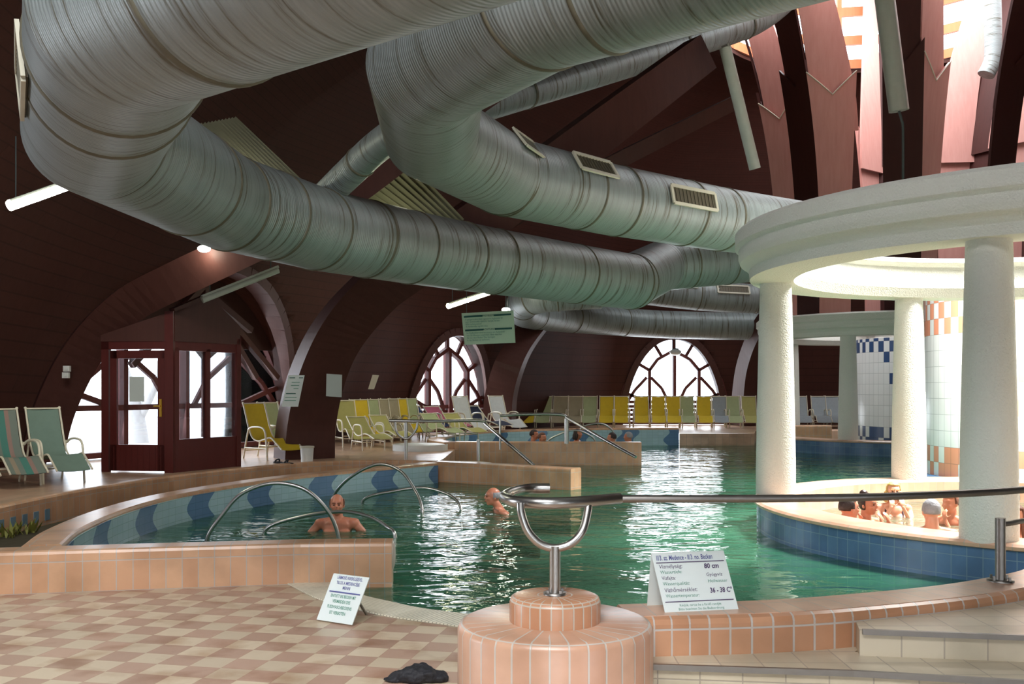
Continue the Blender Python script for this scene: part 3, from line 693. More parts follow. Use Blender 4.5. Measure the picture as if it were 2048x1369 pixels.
# pedestal
PX, PY = .203, 4.7
def drum(name, x, y, r, z0, z1, mat, rnd=.03, n=48, parent=None, label=None):
    m_ = MB(); m_.lathe([(r, z0), (r, z1-rnd), (r-rnd*.3, z1-rnd*.3), (r-rnd, z1), (0.001, z1)], (x, y, 0), n, mr=r); return m_.build(name, mat, parent, label)
M['ped'] = tiles('pedestal_side_tile', srgb(210, 168, 142), srgb(198, 152, 126), srgb(198, 188, 178), 2*math.pi*.46/34, .5, .005)
M['ped2'] = tiles('small_drum_tile', srgb(210, 156, 122), srgb(198, 142, 108), srgb(205, 192, 178), 2*math.pi*.215/26, .12, .004)
root = empty('rail_pedestal', (PX, PY, 0), 0, 'round orange tiled pedestal of two tiers under the curled handrail', 'pedestal')
drum('lower_drum', 0, 0, .46, 0, .5, M['ped'], .035, parent=root); drum('upper_drum', 0, 0, .215, .5, .62, M['ped2'], .03, parent=root)
# handrail
hr = empty('handrail', (0, 0, 0), 0, 'long steel handrail with curled end on a forked post', 'handrail')
hr.location = (PX, PY, .62)
def loc(pts): return [Vector(p)-Vector(hr.location) for p in pts]
m_ = MB(); m_.tube(loc([(PX, PY, .62), (PX, PY, .85)]), .026, 16); m_.build('post', M['steel'], hr)
m_ = MB(); m_.lathe([(.001, .012), (.055, .012), (.055, 0)], (0, 0, 0), 24)
for k in range(4): a = k*math.pi/2+.6; m_.box((.042*math.cos(a), .042*math.sin(a), .018), (.012, .012, .016))
m_.build('flange', M['steel_dark'], hr)
U_ = cr([(.04, 4.72, 1.05), (.045, 4.71, 1.0), (.075, 4.7, .92), (.13, 4.7, .862), (.203, 4.7, .84), (.28, 4.7, .862), (.335, 4.72, .92), (.362, 4.77, 1.0), (.368, 4.8, 1.05)], 6)
m_ = MB(); m_.tube(loc(U_), .0195, 14); m_.build('fork', M['steel'], hr)
loop = cr([(.20, 5.30, 1.06), (.1, 5.29, 1.06), (.02, 5.2, 1.055), (-.035, 5.02, 1.05), (0, 4.83, 1.05), (.09, 4.74, 1.05), (.204, 4.72, 1.05), (.36, 4.79, 1.05), (.53, 4.91, 1.05)], 8)
m_ = MB(); m_.tube(loc(loop), .028, 18); m_.build('curled_end', M['steel'], hr, 'bright thick curled tube')
thin = cr([(.52, 4.905, 1.05), (.92, 4.9, 1.05), (1.42, 4.93, 1.05), (1.92, 5.0, 1.052), (2.73, 5.31, 1.053), (3.5, 5.9, 1.055), (3.95, 6.5, 1.055)], 6)
m_ = MB(); m_.tube(loc(thin), .0195, 14); m_.build('rail_tube', M['steel_dark'], hr)
m_ = MB(); m_.tube(loc([(3.95, 6.5, 1.055), (3.95, 6.6, .46)]), .0195, 12); m_.build('post', M['steel_dark'], hr)
p2 = empty('rail_post', (2.86, 5.83, .463), 0, 'short steel post on the curb at the right frame edge with a rail stub', 'rail post')
m_ = MB(); m_.tube([(0, 0, 0), (0, 0, .37)], .029, 16); m_.build('post', M['steel_dark'], p2)
m_ = MB(); m_.lathe([(.001, .01), (.075, .01), (.075, 0)], (0, 0, 0), 24)
for k in range(4): a = k*math.pi/2+.5; m_.box((.06*math.cos(a), .06*math.sin(a), .02), (.012, .012, .022))
m_.build('flange', M['steel_dark'], p2)
m_ = MB(); m_.tube(cr([(.02, 0, .335), (.12, .05, .34), (.5, .35, .35), (.9, .9, .35)], 6), .016, 12); m_.build('rail_stub', M['steel_dark'], p2)

# pool grip bars
def grip(pts, label, group='arched grip bars', r=.021):
    path = cr(pts, 8); m_ = MB(); m_.tube(path, r, 12); tag(m_.build('grip_bar', M['steel']), label, 'grip bar', group)
def gb(pp, Ya, Yb, label, r=.021):
    n = len(pp); pts = [P(x, y, Ya+(Yb-Ya)*i/(n-1)) for i, (x, y) in enumerate(pp)]
    a = pts[0].copy(); a.z = -.3; b = pts[-1].copy(); b.z = -.3
    grip([a]+pts+[b], label, r=r)
gb([(414, 1078), (445, 1030), (485, 987), (548, 967), (610, 980), (655, 1022), (676, 1072)], 10.5, 10.7, 'tall arched grip bar nearest the front wall, left of the front bather')
gb([(532, 1060), (600, 1035), (680, 1024), (735, 1033), (775, 1055), (790, 1072)], 11.2, 10.8, 'low arched grip bar crossing in front of the front bather')
gb([(662, 1003), (695, 960), (752, 930), (800, 942), (832, 985), (845, 1022)], 14.0, 13.0, 'tall arched grip bar farther back, behind the front bather')
gb([(728, 1000), (790, 983), (850, 977), (900, 992), (922, 1018)], 14.1, 13.3, 'low arched grip bar farther back, left of the second bather')
gb([(1094, 888), (1118, 870), (1150, 861), (1180, 872), (1192, 890)], 23.0, 23.0, 'left far arched grip bar in the back lobe')
gb([(1160, 862), (1190, 848), (1215, 853), (1230, 875)], 25.0, 25.0, 'right far arched grip bar in the back lobe')

# far handrails
def rail(parts, label, loc0):
    r0 = empty('handrail', loc0, 0, label, 'handrail')
    for nme, pts, rr in parts:
        m_ = MB(); m_.tube([Vector(p)-Vector(loc0) for p in pts], rr, 10); m_.build(nme, M['steel'], r0)
a = P(780, 845, 19.5); b = P(975, 850, 20.2)
rail([('rail_tube', cr([P(778, 842, 17.6), P(860, 843, 17.7), P(960, 842, 17.9), P(972, 850, 17.9), P(1010, 882, 17.2), P(1068, 932, 16.9)], 5), .03), ('post', [P(812, 842, 17.65), P(812, 932, 17.65)], .03), ('post', [P(957, 880, 17.6), P(957, 922, 17.6)], .03),
      ('loop', cr([P(790, 845, 17.6), P(795, 868, 17.6), P(815, 878, 17.6), P(832, 860, 17.6), P(835, 845, 17.6)], 5), .02)], 'steel handrail left of the far entry steps', tuple(P(812, 932, 17.65)))
rail([('rail_tube', cr([P(1000, 832, 20.0), P(1060, 829, 20.1), P(1122, 830, 20.2), P(1140, 840, 20.1), P(1200, 875, 19.3), P(1272, 915, 18.6)], 5), .03), ('post', [P(1133, 838, 20.3), P(1133, 888, 20.3)], .045), ('lower_rail', [P(1000, 838, 20.0), P(1000, 900, 20.0)], .02)], 'steel handrail right of the far entry steps, running down to the water', tuple(P(1133, 888, 20.3)))

# ---------------------------------------------------------------- porticos
def portico(cx, cy, cols, label, rim_mat_top, blue=True, zrim=.31, Rr=3.45):
    root = empty('round_portico', (cx, cy, 0), 0, label, 'portico')
    circ = [(3.3*math.cos(2*math.pi*k/96), 3.3*math.sin(2*math.pi*k/96)) for k in range(96)]
    # travel ccw: right side = outwards
    m_ = MB(); m_.sweep(circ, [(-.3, 2.85), (.2, 2.85), (.21, 2.95), (.25, 3.0), (.31, 3.04), (.33, 3.1), (.33, 3.18), (.37, 3.22), (.37, 3.36), (.33, 3.4), (-.28, 3.4), (-.3, 3.34), (-.24, 3.28), (-.24, 3.1), (-.3, 3.05), (-.34, 2.98)], True)
    ob = m_.build('entablature_ring', M['plaster'], root); 
    for a in cols:
        x, y = 3.22*math.cos(math.radians(a)), 3.22*math.sin(math.radians(a))
        m_ = MB(); m_.lathe([(.235, zrim-.02), (.235, .6), (.225, 1.2), (.205, 2.1), (.185, 2.86)], (x, y, 0), 28); m_.build('column', M['plaster'], root)
    return root
def basin(cx, cy, R1, R0, z, label):
    root = empty('round_basin', (cx, cy, 0), 0, label, 'basin')
    m_ = MB(); m_.lathe([(R1-.03, -.95), (R1-.03, z-.06)], n=96); m_.build('blue_tile_wall', M['blue'], root)
    circ = [((R1)*math.cos(2*math.pi*k/96), (R1)*math.sin(2*math.pi*k/96)) for k in range(96)]
    m_ = MB(); m_.sweep(circ, [(-.04, z-.06), (0, z-.05), (.01, z-.02), (-.02, z), (R0-R1+.03, z), (R0-R1, z-.03), (R0-R1, -.72), (R0-R1-.02, -.72), (R0-R1-.02, z-.05)][:7]+[(-.04, -.72)], True); m_.build('rim', M['orange_top'], root)
    m_ = MB(); m_.poly(circ, -.7); m_.build('basin_floor', M['orange'], root)
    return root
basin(6.2, 10.9, 3.45, 2.98, .31, 'round blue-walled bathing basin under the white pillars at right')
circ = [(6.2+2.99*math.cos(2*math.pi*k/64), 10.9+2.99*math.sin(2*math.pi*k/64)) for k in range(64)]
m_ = MB(); m_.poly(circ, -.0); tag(m_.build('basin_water', M['water_basin'], fixn=False), 'water inside the round basin with the group of bathers', 'water')
portico(6.2, 10.9, (159, 228.5, 100.6, 40, -20, -76), 'near white round colonnade with thick plaster pillars', None)
basin(CEN.x, CEN.y, 3.6, 3.1, .33, 'far round basin with blue tiled outer wall')
portico(CEN.x, CEN.y, (228.5, 180, 132, 270, 310, 0, 50, 90), 'far white round colonnade under the tall wooden petals', None)
m_ = MB(); m_.lathe([(2.0, .1), (2.0, 3.2), (1.8, 3.3), (.01, 3.3)], n=64, mr=2.0); o = m_.build('tiled_core', M['drum_orange']); o.location = (9.2, 17.0, 0); tag(o, 'round white tiled core with orange accent tiles, brightly lit', 'tiled core')
m_ = MB(); m_.lathe([(2.15, -.9), (2.15, .1), (.01, .1)], n=64); o = m_.build('core_plinth', M['blue']); o.location = (9.2, 17.0, 0); tag(o, 'blue plinth in the water under the orange-accented core', 'plinth')
m_ = MB(); m_.lathe([(1.95, .0), (1.95, 2.84), (.01, 2.84)], n=64, mr=1.95); o = m_.build('tiled_core', M['drum_blue']); o.location = (11.0, 25.9, 0); tag(o, 'round white tiled core with dark blue accent tiles, in shade', 'tiled core')

# petals: half-hexagonal shafts of curved boards flaring upwards
def petal(phi, label):
    """phi measured from the direction towards the camera, + to the right"""
    base = math.atan2(-CEN.y, -CEN.x); a0 = base+phi
    root = empty('wooden_petal', (CEN.x, CEN.y, 3.4), a0, label, 'roof petal', 'wooden petals above the far colonnade')
    def rad(z, e=0): h = z-3.4; return 3.1+e+.018*max(0, h-1.2)**2.1
    def board(name, off, ang, wid, z0, z1, mat, lay=0, tip=True):
        # board centre at radial rad(z), tangential off(z); plane normal rotated by ang
        m_ = MB(); n = 26; K = 9; vs = []; fs = []
        for i in range(n+1):
            for k in range(K):
                s_ = -1+2*k/(K-1)
                # tulip top: edges higher than the middle
                zt = z1-(.0 if not tip else .55*(1-abs(s_))**1.0)
                z = z0+(zt-z0)*i/n; h = z-3.4
                wz = wid(h); c_ = off(h)
                r_ = rad(z, lay)
                x = r_+math.sin(ang)*0; tx = Vector((-math.sin(ang), math.cos(ang)))
                nv = Vector((math.cos(ang), math.sin(ang)))
                q = Vector((r_+c_[0], c_[1]))+tx*(s_*wz/2)
                for t_ in (0, 1): vs.append((q.x-nv.x*.07*t_, q.y-nv.y*.07*t_, z-3.4))
        def id_(i, k, t_): return (i*K+k)*2+t_
        for i in range(n):
            for k in range(K-1):
                fs.append((id_(i, k, 0), id_(i, k+1, 0), id_(i+1, k+1, 0), id_(i+1, k, 0))); fs.append((id_(i, k, 1), id_(i+1, k, 1), id_(i+1, k+1, 1), id_(i, k+1, 1)))
            for k in (0, K-1): fs.append((id_(i, k, 0), id_(i+1, k, 0), id_(i+1, k, 1), id_(i, k, 1)))
        for k in range(K-1):
            fs.append((id_(n, k, 0), id_(n, k+1, 0), id_(n, k+1, 1), id_(n, k, 1))); fs.append((id_(0, k, 0), id_(0, k+1, 0), id_(0, k+1, 1), id_(0, k, 1)))
        m_.add(vs, fs, None, False); bo = m_.build(name, mat, root)
        if name == 'side_board':
            em = MB(); em.tube([Vector(vs[id_(n, k, 0)]) for k in range(K)], .016, 6); em.build('edge_highlight', M['vent_frame'], bo, 'pale strip standing in for the lit top edge')  # pale strip paints the highlight along the board's top edge
    wo = lambda h: .8+.02*h; ws = lambda h: .76+.04*max(0, h-1.8)**1.7
    A = math.radians(58)
    def so(h):
        W = wo(h)/2; w2 = ws(h)/2; return (-math.sin(A)*w2, W+math.cos(A)*w2)
    board('outer_board', lambda h: (0, 0), 0, wo, 3.4, 9.7, M['petal_dark'])
    board('upper_outer_board', lambda h: (-.09, 0), 0, lambda h: wo(h)*.8, 8.2, 14.5, M['petal_dark'])
    board('side_board', so, A, ws, 3.4, 9.4, M['petal'])
    board('upper_side_board', lambda h: (so(min(h, 5.4))[0]-.1, so(min(h, 5.4))[1]-.08), A, lambda h: max(.55, 1.15-.09*max(0, h-4.8)), 8.0, 14.5, M['petal'])
    return root
names = ['leftmost wooden petal, its pink side board toward the pool, above the near ring', 'second wooden petal from the left with a tall pink notched side board', 'dark fronted wooden petal carrying the vertical lamp with cable', 'wooden petal at the right frame edge', 'wooden petal of the far colonnade ring, beyond the right frame edge', 'rearmost wooden petal on the right of the far colonnade ring', 'rearmost wooden petal, glimpsed left of the lamp-bearing petal', 'rear wooden petal glimpsed behind the leftmost one']
for k in range(8): petal(math.radians(-88+45*k), names[k])

# ---------------------------------------------------------------- ducts
def duct(pts, h, D, label, bands, n=48, seg=10, name='ventilation_duct', mit=False):
    pp = []
    for q in pts:
        if len(q) == 2: Y = (h-EYE)*F/(HZ-q[1]); pp.append(P(q[0], q[1], Y))
        else: pp.append(P(*q))
    path = pp if mit else cr(pp, seg); m_ = MB(); (m_.mitre if mit else m_.tube)(path, D/2, n); o = m_.build(name, M['duct']); tag(o, label, 'air duct')
    L = [0]
    for i in range(1, len(path)): L.append(L[-1]+(path[i]-path[i-1]).length)
    def at(s):
        for i in range(len(path)-1):
            if L[i+1] >= s: t = (s-L[i])/(L[i+1]-L[i]); return path[i].lerp(path[i+1], t), (path[i+1]-path[i]).normalized()
        return path[-1], (path[-1]-path[-2]).normalized()
    for s in bands:
        c, t = at(s); m_ = MB(); m_.tube([c-t*.02, c-t*.012, c+t*.012, c+t*.02], 1, n, rs=[D/2+.0, D/2+.012, D/2+.012, D/2+.0]); m_.build('seam_band', M['seam'], o)
    return o, path, L, at
def lin(a, b, k): a = Vector(a); b = Vector(b); return tuple(a+(b-a)*k)
def W3(px, py, h): Y = (h-EYE)*F/(HZ-py); return P(px, py, Y)
_c = W3(262, 25, 3.56); _s = W3(640, -140, 3.56)
C1 = [_c+(_s-_c)*8.0, _c]+[W3(x, y, 3.56) for x, y in ((190, 258), (448, 403), (640, 460), (820, 495), (980, 522), (1150, 548), (1262, 564))]
C1 += [P(1325, 532, 20.2), P(1600, 508, 21.8), P(1700, 503, 22)]
_c = W3(1090, -12, 4.28); _s = W3(1350, -95, 4.28)
C2 = [_c+(_s-_c)*13, _c]+[W3(x, y, 4.28) for x, y in ((853, 138), (862, 268), (1010, 352), (1220, 400), (1440, 439), (1600, 462))]
def wduct(C, D, label, bands):
    o, p, L, at = duct([((q.x/q.y*F+1024), HZ-(q.z-EYE)/q.y*F, q.y) for q in C], 0, D, label, bands, mit=True); return o, p, L, at
def joints(C, ks):
    out = []; L = 0
    for i in range(1, len(C)):
        L += (C[i]-C[i-1]).length
        if i in ks: out.append(L)
    return out
J1 = joints(C1, (1, 2, 3, 4, 5, 6, 7, 8, 9)); J2 = joints(C2, (1, 2, 3, 4, 5, 6))
d1, p1, L1, at1 = wduct(C1, 1.02, 'large dirty grey duct with a big elbow at upper left, running low across the hall', [J1[0]-.75, J1[0]+.6, J1[0]+1.2, J1[2]-1.0, J1[2]+.08, J1[2]+.9, J1[3]-.1, J1[3]+.9, J1[4], J1[5]-.7, J1[5]+.1, J1[6], J1[7], J1[7]+.08, J1[8]+.6, J1[8]+1.6])
d2, p2_, L2, at2 = wduct(C2, 1.0, 'large light grey duct with vents and an elbow at the top centre', [J2[0]-.5, J2[0]+.05, J2[3]-.06, J2[3]+.06, J2[3]+1.5, J2[4]+.15, J2[5]-.9, J2[5]])
d3, p3, L3, at3 = duct([(1130, 560, 30), (1230, 572, 30.4), (1400, 592, 31), (1560, 600, 31.3)], 4.5, .92, 'far pale blue duct with two vents under the centre duct', [2, 4.3, 6.2])
d4, p4, L4, at4 = duct([(1200, 585, 27), (1110, 590, 26.8), (1055, 600, 27.2), (1045, 622, 28.5), (1090, 632, 30), (1180, 640, 31.5), (1300, 648, 32.5), (1420, 652, 32.6), (1580, 654, 32.6)], 3.7, .9, 'lowest far duct with a yellow-lit elbow beside the hanging sign', [.6, 1.2, 1.9, 2.6, 4.6, 6.5, 8.6])
s1, _, _, _ = duct([(642, 402, 12.7), (700, 345, 12.2), (757, 292, 11.6), (840, 235, 10.6)], 5, .37, 'thin spiral duct linking the left duct to the centre duct elbow', [1.0], n=24)
pth = cr([P(880, 245, 17.6), P(965, 212, 18.4), P(1200, 140, 20.8), P(1440, 64, 23.6), P(1530, 22, 24.4), P(1600, -40, 24.6)], 10); m_ = MB(); m_.tube(pth, 1, 28, rs=[.25+.15*min(1, i/36) for i in range(len(pth))])
s2_ = m_.build('ventilation_duct', M['duct']); tag(s2_, 'thin spiral duct rising from behind the centre duct to the leftmost petal', 'air duct')
for i_ in (14, 26, 34): 
    c = pth[i_]; t = (pth[i_+1]-pth[i_]).normalized(); r_ = .25+.15*min(1, i_/36); m_ = MB(); m_.tube([c-t*.03, c+t*.03], r_+.015, 28); m_.build('seam_band', M['seam'], s2_)
duct([(1972, 150, 27), (1985, 118, 27), (1986, 60, 27), (1984, -20, 27)], 9, .45, 'short bright bent pipe seen between the petals at upper right', [], n=16, name='vent_pipe')
def vent(o, at, s, alpha, ln, ht, D, facing=1):
    c, t = at(s); th = Vector((t.x, t.y, 0)).normalized(); hp = Vector((th.y, -th.x, 0))
    if hp.dot(-c) < 0: hp = -hp
    nrm = hp*math.cos(alpha)+Vector((0, 0, 1))*math.sin(alpha); upv = t.cross(nrm).normalized()
    q = c+nrm*(D/2-.01)
    if upv.z < 0: upv = -upv
    f = MB(); hl, hh = ln/2, ht/2
    for a, b in (((-hl, -hh), (hl, -hh)), ((-hl, hh), (hl, hh)), ((-hl, -hh), (-hl, hh)), ((hl, -hh), (hl, hh))):
        f.bar(q+t*a[0]+upv*a[1]+nrm*.02, q+t*b[0]+upv*b[1]+nrm*.02, .05, .025, nrm)
    fr = f.build('vent_frame', M['vent_frame'], o)
    g = MB(); g.bar(q-t*hl+nrm*.004, q+t*hl+nrm*.004, ht, .02, nrm); g.build('vent_mesh', M['vent_dark'], fr)
    g = MB()
    for k in range(1, 12): x = -hl+ln*k/12; g.bar(q+t*x-upv*hh+nrm*.02, q+t*x+upv*hh+nrm*.02, .006, .01, nrm)
    g.build('vent_slats', M['seam'], fr)
def s_of(path, L, px):
    bs, bd = 0, 1e9
    for i in range(len(path)//2-1, len(path)-1):
        for k in range(21):
            q = path[i].lerp(path[i+1], k/20); d = abs(1024+F*q.x/q.y-px)
            if d < bd: bs, bd = L[i]+(L[i+1]-L[i])*k/20, d
    return bs
vent(d2, at2, s_of(p2_, L2, 1000), math.radians(38), .72, .27, 1.03)
vent(d2, at2, s_of(p2_, L2, 1140), math.radians(33), .8, .27, 1.03)
vent(d2, at2, s_of(p2_, L2, 1338), math.radians(12), 1.0, .27, 1.03)
vent(d3, at3, s_of(p3, L3, 1458), math.radians(28), 1.0, .27, .92)
vent(d3, at3, s_of(p3, L3, 1360), math.radians(38), .8, .25, .92)
vent(d1, at1, (J1[0]+J1[1])/2-.1, -.1, .95, .3, 1.02)
# corrugated lit panels in the roof between the ducts
def corr(a, b, c, d, label):
    a, b, c, d = [Vector(x) for x in (a, b, c, d)]; n = 26; vs = []; fs = []; up = (b-a).cross(d-a).normalized()
    for i in range(n+1):
        for k in range(2):
            u = i/n; p = a.lerp(b, u).lerp(d.lerp(c, u), k); vs.append(p+up*(.06*math.cos(i*math.pi)))
    for i in range(n): fs.append((2*i, 2*i+2, 2*i+3, 2*i+1))
    m_ = MB(); m_.add(vs, fs, None, False); o = m_.build('corrugated_panel', M['corr']); tag(o, label, 'roof panel')
    sd = o.modifiers.new('t', 'SOLIDIFY'); sd.thickness = .01
corr(P(380, 255, 13.6), P(470, 238, 14.6), P(640, 400, 15.0), P(540, 420, 13.8), 'corrugated roof panel catching light between the left duct and its branch')
corr(P(680, 420, 14.4), P(800, 300, 15.0), P(930, 440, 15.4), P(800, 470, 14.7), 'corrugated roof panel glowing under the centre duct elbow')
for i, (lp, pw) in enumerate(((P(500, 330, 13.6), 4), (P(800, 415, 14.2), 8))):
    l = bpy.data.lights.new('panel_lamp', 'POINT'); l.energy = pw; l.color = (1, 1, .72); l.shadow_soft_size = .15; ob = bpy.data.objects.new('panel_lamp', l); COL.objects.link(ob); ob.location = lp

# ---------------------------------------------------------------- lamps
def tube_lamp(a, b, mat, label, on=True, hang=None, wd=.12):
    a = Vector(a); b = Vector(b); mid = (a+b)/2; root = empty('tube_lamp', mid, 0, label, 'lamp')
    d = (b-a).normalized(); m_ = MB(); m_.bar(a-mid+Vector((0, 0, .05)), b-mid+Vector((0, 0, .05)), wd*.6, .04); m_.build('housing', M['lamp_body'], root)
    m_ = MB(); m_.tube([a-mid, b-mid], wd*.42, 12); m_.build('diffuser', mat, root)
    if hang:
        m_ = MB()
        for q in (a, b):
            q2 = q.lerp(mid, .2)-mid; m_.tube([q2+Vector((0, 0, .06)), q2+Vector((0, 0, .06+hang))], .008, 6)
        m_.build('hanger', M['cable'], root)
    if on:
        l = bpy.data.lights.new('lamp_light', 'POINT'); l.energy = on; l.color = (1, 1, .8); l.shadow_soft_size = .1
        ob = bpy.data.objects.new('lamp_light', l); COL.objects.link(ob); ob.parent = root; ob.location = (0, 0, -.12)
    return root
tube_lamp(P(18, 412, 11.2), P(148, 366, 11.8), M['tube_on'], 'lit white tube lamp at far left below the elbow duct', 60, .7, .14)
tube_lamp(P(896, 613, 21), P(980, 585, 22), M['tube_warm'], 'lit yellowish tube lamp beside the hanging green sign', 60, 1.0, .13)
tube_lamp(P(404, 600, 15.0), P(556, 540, 15.6), M['lamp_body'], 'unlit grey tube lamp above the entrance booth', 0, .3, .13)
tube_lamp(P(1450, 95, 18.2), P(1510, 338, 18.6), M['lamp_body'], 'long unlit tube lamp leaning beside the leftmost petal', 0, None, .26)
def petal_lamp():
    a = P(1762, -60, 22.0); b = P(1798, 222, 22.2); r0 = tube_lamp(a, b, M['lamp_body'], 'unlit tube lamp with hanging cable on the dark petal', 0, None, .52)
    mid = (a+b)/2; m_ = MB(); m_.tube(cr([b-mid, P(1803, 240, 22.2)-mid, P(1806, 262, 22.25)-mid, P(1806, 375, 22.35)-mid], 5), .03, 8); m_.build('cable', M['cable'], r0)
petal_lamp()
def round_lamp(p, r, label, mat, on=0, cord=1.0):
    root = empty('round_lamp', p, 0, label, 'lamp'); m_ = MB(); m_.ell((0, 0, 0), (r, r, r*.55), nu=20, nv=10); m_.build('globe', mat, root)
    m_ = MB(); m_.lathe([(.01, r*.7), (r*.5, r*.6), (r*.6, r*.35)], (0, 0, 0), 16); m_.tube([(0, 0, r*.6), (0, 0, r*.6+cord)], .01, 6); m_.build('cord_and_cap', M['cable'], root)
    if on:
        l = bpy.data.lights.new('lamp_light', 'POINT'); l.energy = on; l.color = (1, 1, .8); l.shadow_soft_size = r; ob = bpy.data.objects.new('lamp_light', l); COL.objects.link(ob); ob.parent = root; ob.location = (0, 0, -r-.03)
round_lamp(P(408, 498, 14.0), .09, 'small lit round lamp hanging under the left duct', M['bulb'], 8, .7)
round_lamp(P(1012, 620, 25.2), .11, 'small lit round lamp at the top corner of the hanging sign', M['bulb'], 22, .8)
round_lamp(P(1351, 705, 33.2), .2, 'unlit round lamp hanging in front of the large arched window', M['plastic'], 0, 1.2)

# ---------------------------------------------------------------- loungers
def lounger(fab, recl=False):
    root = empty('sun_lounger')
    prof = [(.0, .42, 1.0), (.0, .34, .8), (.0, .24, .55), (.0, .12, .38), (.0, -.05, .33), (.0, -.25, .37), (.0, -.42, .4), (0, -.55, .33), (0, -.75, .2)]
    if recl: prof = [(0, .72, .74), (0, .56, .62), (0, .36, .47), (0, .16, .36), (0, -.05, .33), (0, -.25, .37), (0, -.45, .39), (0, -.68, .36), (0, -.95, .3)]
    ty, tz = prof[0][1], prof[0][2]
    pr = [Vector(p) for p in cr(prof, 3)]
    m_ = MB(); vs = []; fs = []; n = len(pr)
    for i, p in enumerate(pr):
        for k in range(5):
            x = -.21+.42*k/4; sag = -.015*(1-(x/.21)**2); vs.append((x, p.y-sag, p.z+sag)); vs.append((x, p.y-sag+.008, p.z+sag-.008))
    for i in range(n-1):
        for k in range(4):
            a, b, c_, d = (i*5+k)*2, (i*5+k+1)*2, ((i+1)*5+k+1)*2, ((i+1)*5+k)*2
            fs.append((a, b, c_, d)); fs.append((a+1, d+1, c_+1, b+1))
    m_.add(vs, fs, None, True); m_.build('sling', fab, root)
    for sx in (-1, 1):
        m_ = MB(); m_.tube([(sx*.23, p.y, p.z) for p in pr], .014, 8); m_.ell((sx*.23, ty+.005, tz+.01), .02)
        m_.build('side_rail', M['white_frame'], root)
        m_ = MB(); m_.tube(cr([(sx*.26, .22, .52), (sx*.27, .1, .575), (sx*.27, -.18, .58), (sx*.27, -.3, .52), (sx*.27, -.34, .35), (sx*.27, -.38, 0)], 5), .017, 8); m_.build('armrest', M['white_frame'], root)
        m_ = MB(); m_.tube(cr([(sx*.25, .22, .55), (sx*.25, .3, .3), (sx*.25, .38, 0)], 5), .015, 8); m_.build('rear_leg', M['white_frame'], root)
        m_ = MB(); m_.tube([(sx*.26, .32, .2), (sx*.27, -.355, .2)], .012, 8); m_.build('side_stretcher', M['white_frame'], root)
    m_ = MB(); m_.tube([(-.27, -.355, .24), (.27, -.355, .24)], .013, 8); m_.build('cross_bar', M['white_frame'], root)
    m_ = MB(); m_.tube([(-.25, .34, .15), (.25, .34, .15)], .012, 8); m_.build('cross_bar', M['white_frame'], root)
    m_ = MB(); m_.tube([(-.23, ty, tz), (.23, ty, tz)], .012, 8); m_.build('cross_bar', M['white_frame'], root)
    return root
protos = {}
def place(x, y, face, fab, label, group, sc=1.0, z=.3, recl=False):
    """face: direction (dx,dy) the sitter looks towards"""
    key = (fab, recl)
    if key not in protos: o = lounger(M['f_'+fab], recl); protos[key] = o
    else: o = dup_tree(protos[key])
    o.location = (x, y, z); o.rotation_euler = (0, 0, math.atan2(face[1], face[0])+math.pi/2); o.scale = (sc, sc, sc)
    tag(o, label, 'sun lounger', group); return o
gl_ = 'striped loungers behind the left wall'
for k, (fab, lb) in enumerate((('beige', 'beige sling lounger cut by the left frame edge'), ('stripe', 'pink and green striped sling lounger, middle of the near left row'), ('teal', 'grey-green sling lounger nearest the entrance booth, end of the left row'))):
    place(-7.05+.36*k, 12.75+.5*k, (.7, -.71), fab, lb, gl_)
mid = [(700, 893, 'lime', 'lime green lounger lowest at the foot of the middle row'), (728, 886, 'yellow', 'leftmost yellow lounger of the middle row'), (750, 884, 'green', 'pale grey-green lounger right of the leftmost yellow one in the middle row'), (770, 882, 'beige', 'left one of the two beige loungers in the middle row'), (790, 880, 'beige', 'right one of the two beige loungers in the middle row'), (808, 878, 'yellow', 'second yellow lounger of the middle row'), (828, 877, 'green', 'pale green lounger at the right end of the middle row by the window')]
for px, py, fab, lb in mid:
    g = G(px, py); place(g.x, g.y, (.45, -.9), fab, lb, 'loungers in the middle row')
low = [(735, 900, 'lime', 'lime lounger in the front line left of the low rail'), (778, 893, 'lime', 'lime lounger behind the looped rail end'), (880, 885, 'green', 'pale green lounger right behind the white round step'), (925, 884, 'lime', 'lime lounger between the far rails')]
for px, py, fab, lb in low:
    g = G(px, py); place(g.x, g.y, (.5, -.85), fab, lb, 'low loungers beside the deck rail', .9, recl=True)
tw = [(850, 874, 'bluet', 'blue towel draped lounger left of the pink one'), (890, 874, 'pink', 'lounger covered with a pink towel'), (936, 873, 'white', 'lounger covered with a white towel under the arched window'), (970, 871, 'navy', 'lounger covered with a dark navy towel by the rib'), (1008, 868, 'white', 'white towel lounger right of the navy one')]
for px, py, fab, lb in tw:
    g = G(px, py); place(g.x, g.y, (.55, -.83), fab, lb, 'loungers with towels by the middle window', 1.05, recl=fab != 'white')
far = [(1058, 'yellow'), (1088, 'green'), (1120, 'beige'), (1150, 'beige'), (1179, 'green'), (1213, 'yellow'), (1243, 'yellow'), (1283, 'yellow'), (1317, 'yellow'), (1347, 'yellow'), (1375, 'green'), (1409, 'yellow'), (1440, 'grey'), (1467, 'green'), (1500, 'lime'), (1603, 'grey'), (1641, 'grey'), (1668, 'grey')]
ords = ['first', 'second', 'third', 'fourth', 'fifth', 'sixth', 'seventh', 'eighth', 'ninth', 'tenth', 'eleventh', 'twelfth', 'thirteenth', 'fourteenth', 'fifteenth', 'sixteenth', 'seventeenth', 'eighteenth']
for k, (px, fab) in enumerate(far):
    g = G(px, 856); place(g.x, g.y, (-.12, -1), fab, '%s sling lounger, %s from the left in the far row' % (fab if fab != 'green' else 'pale green', ords[k]), 'loungers in the far row')
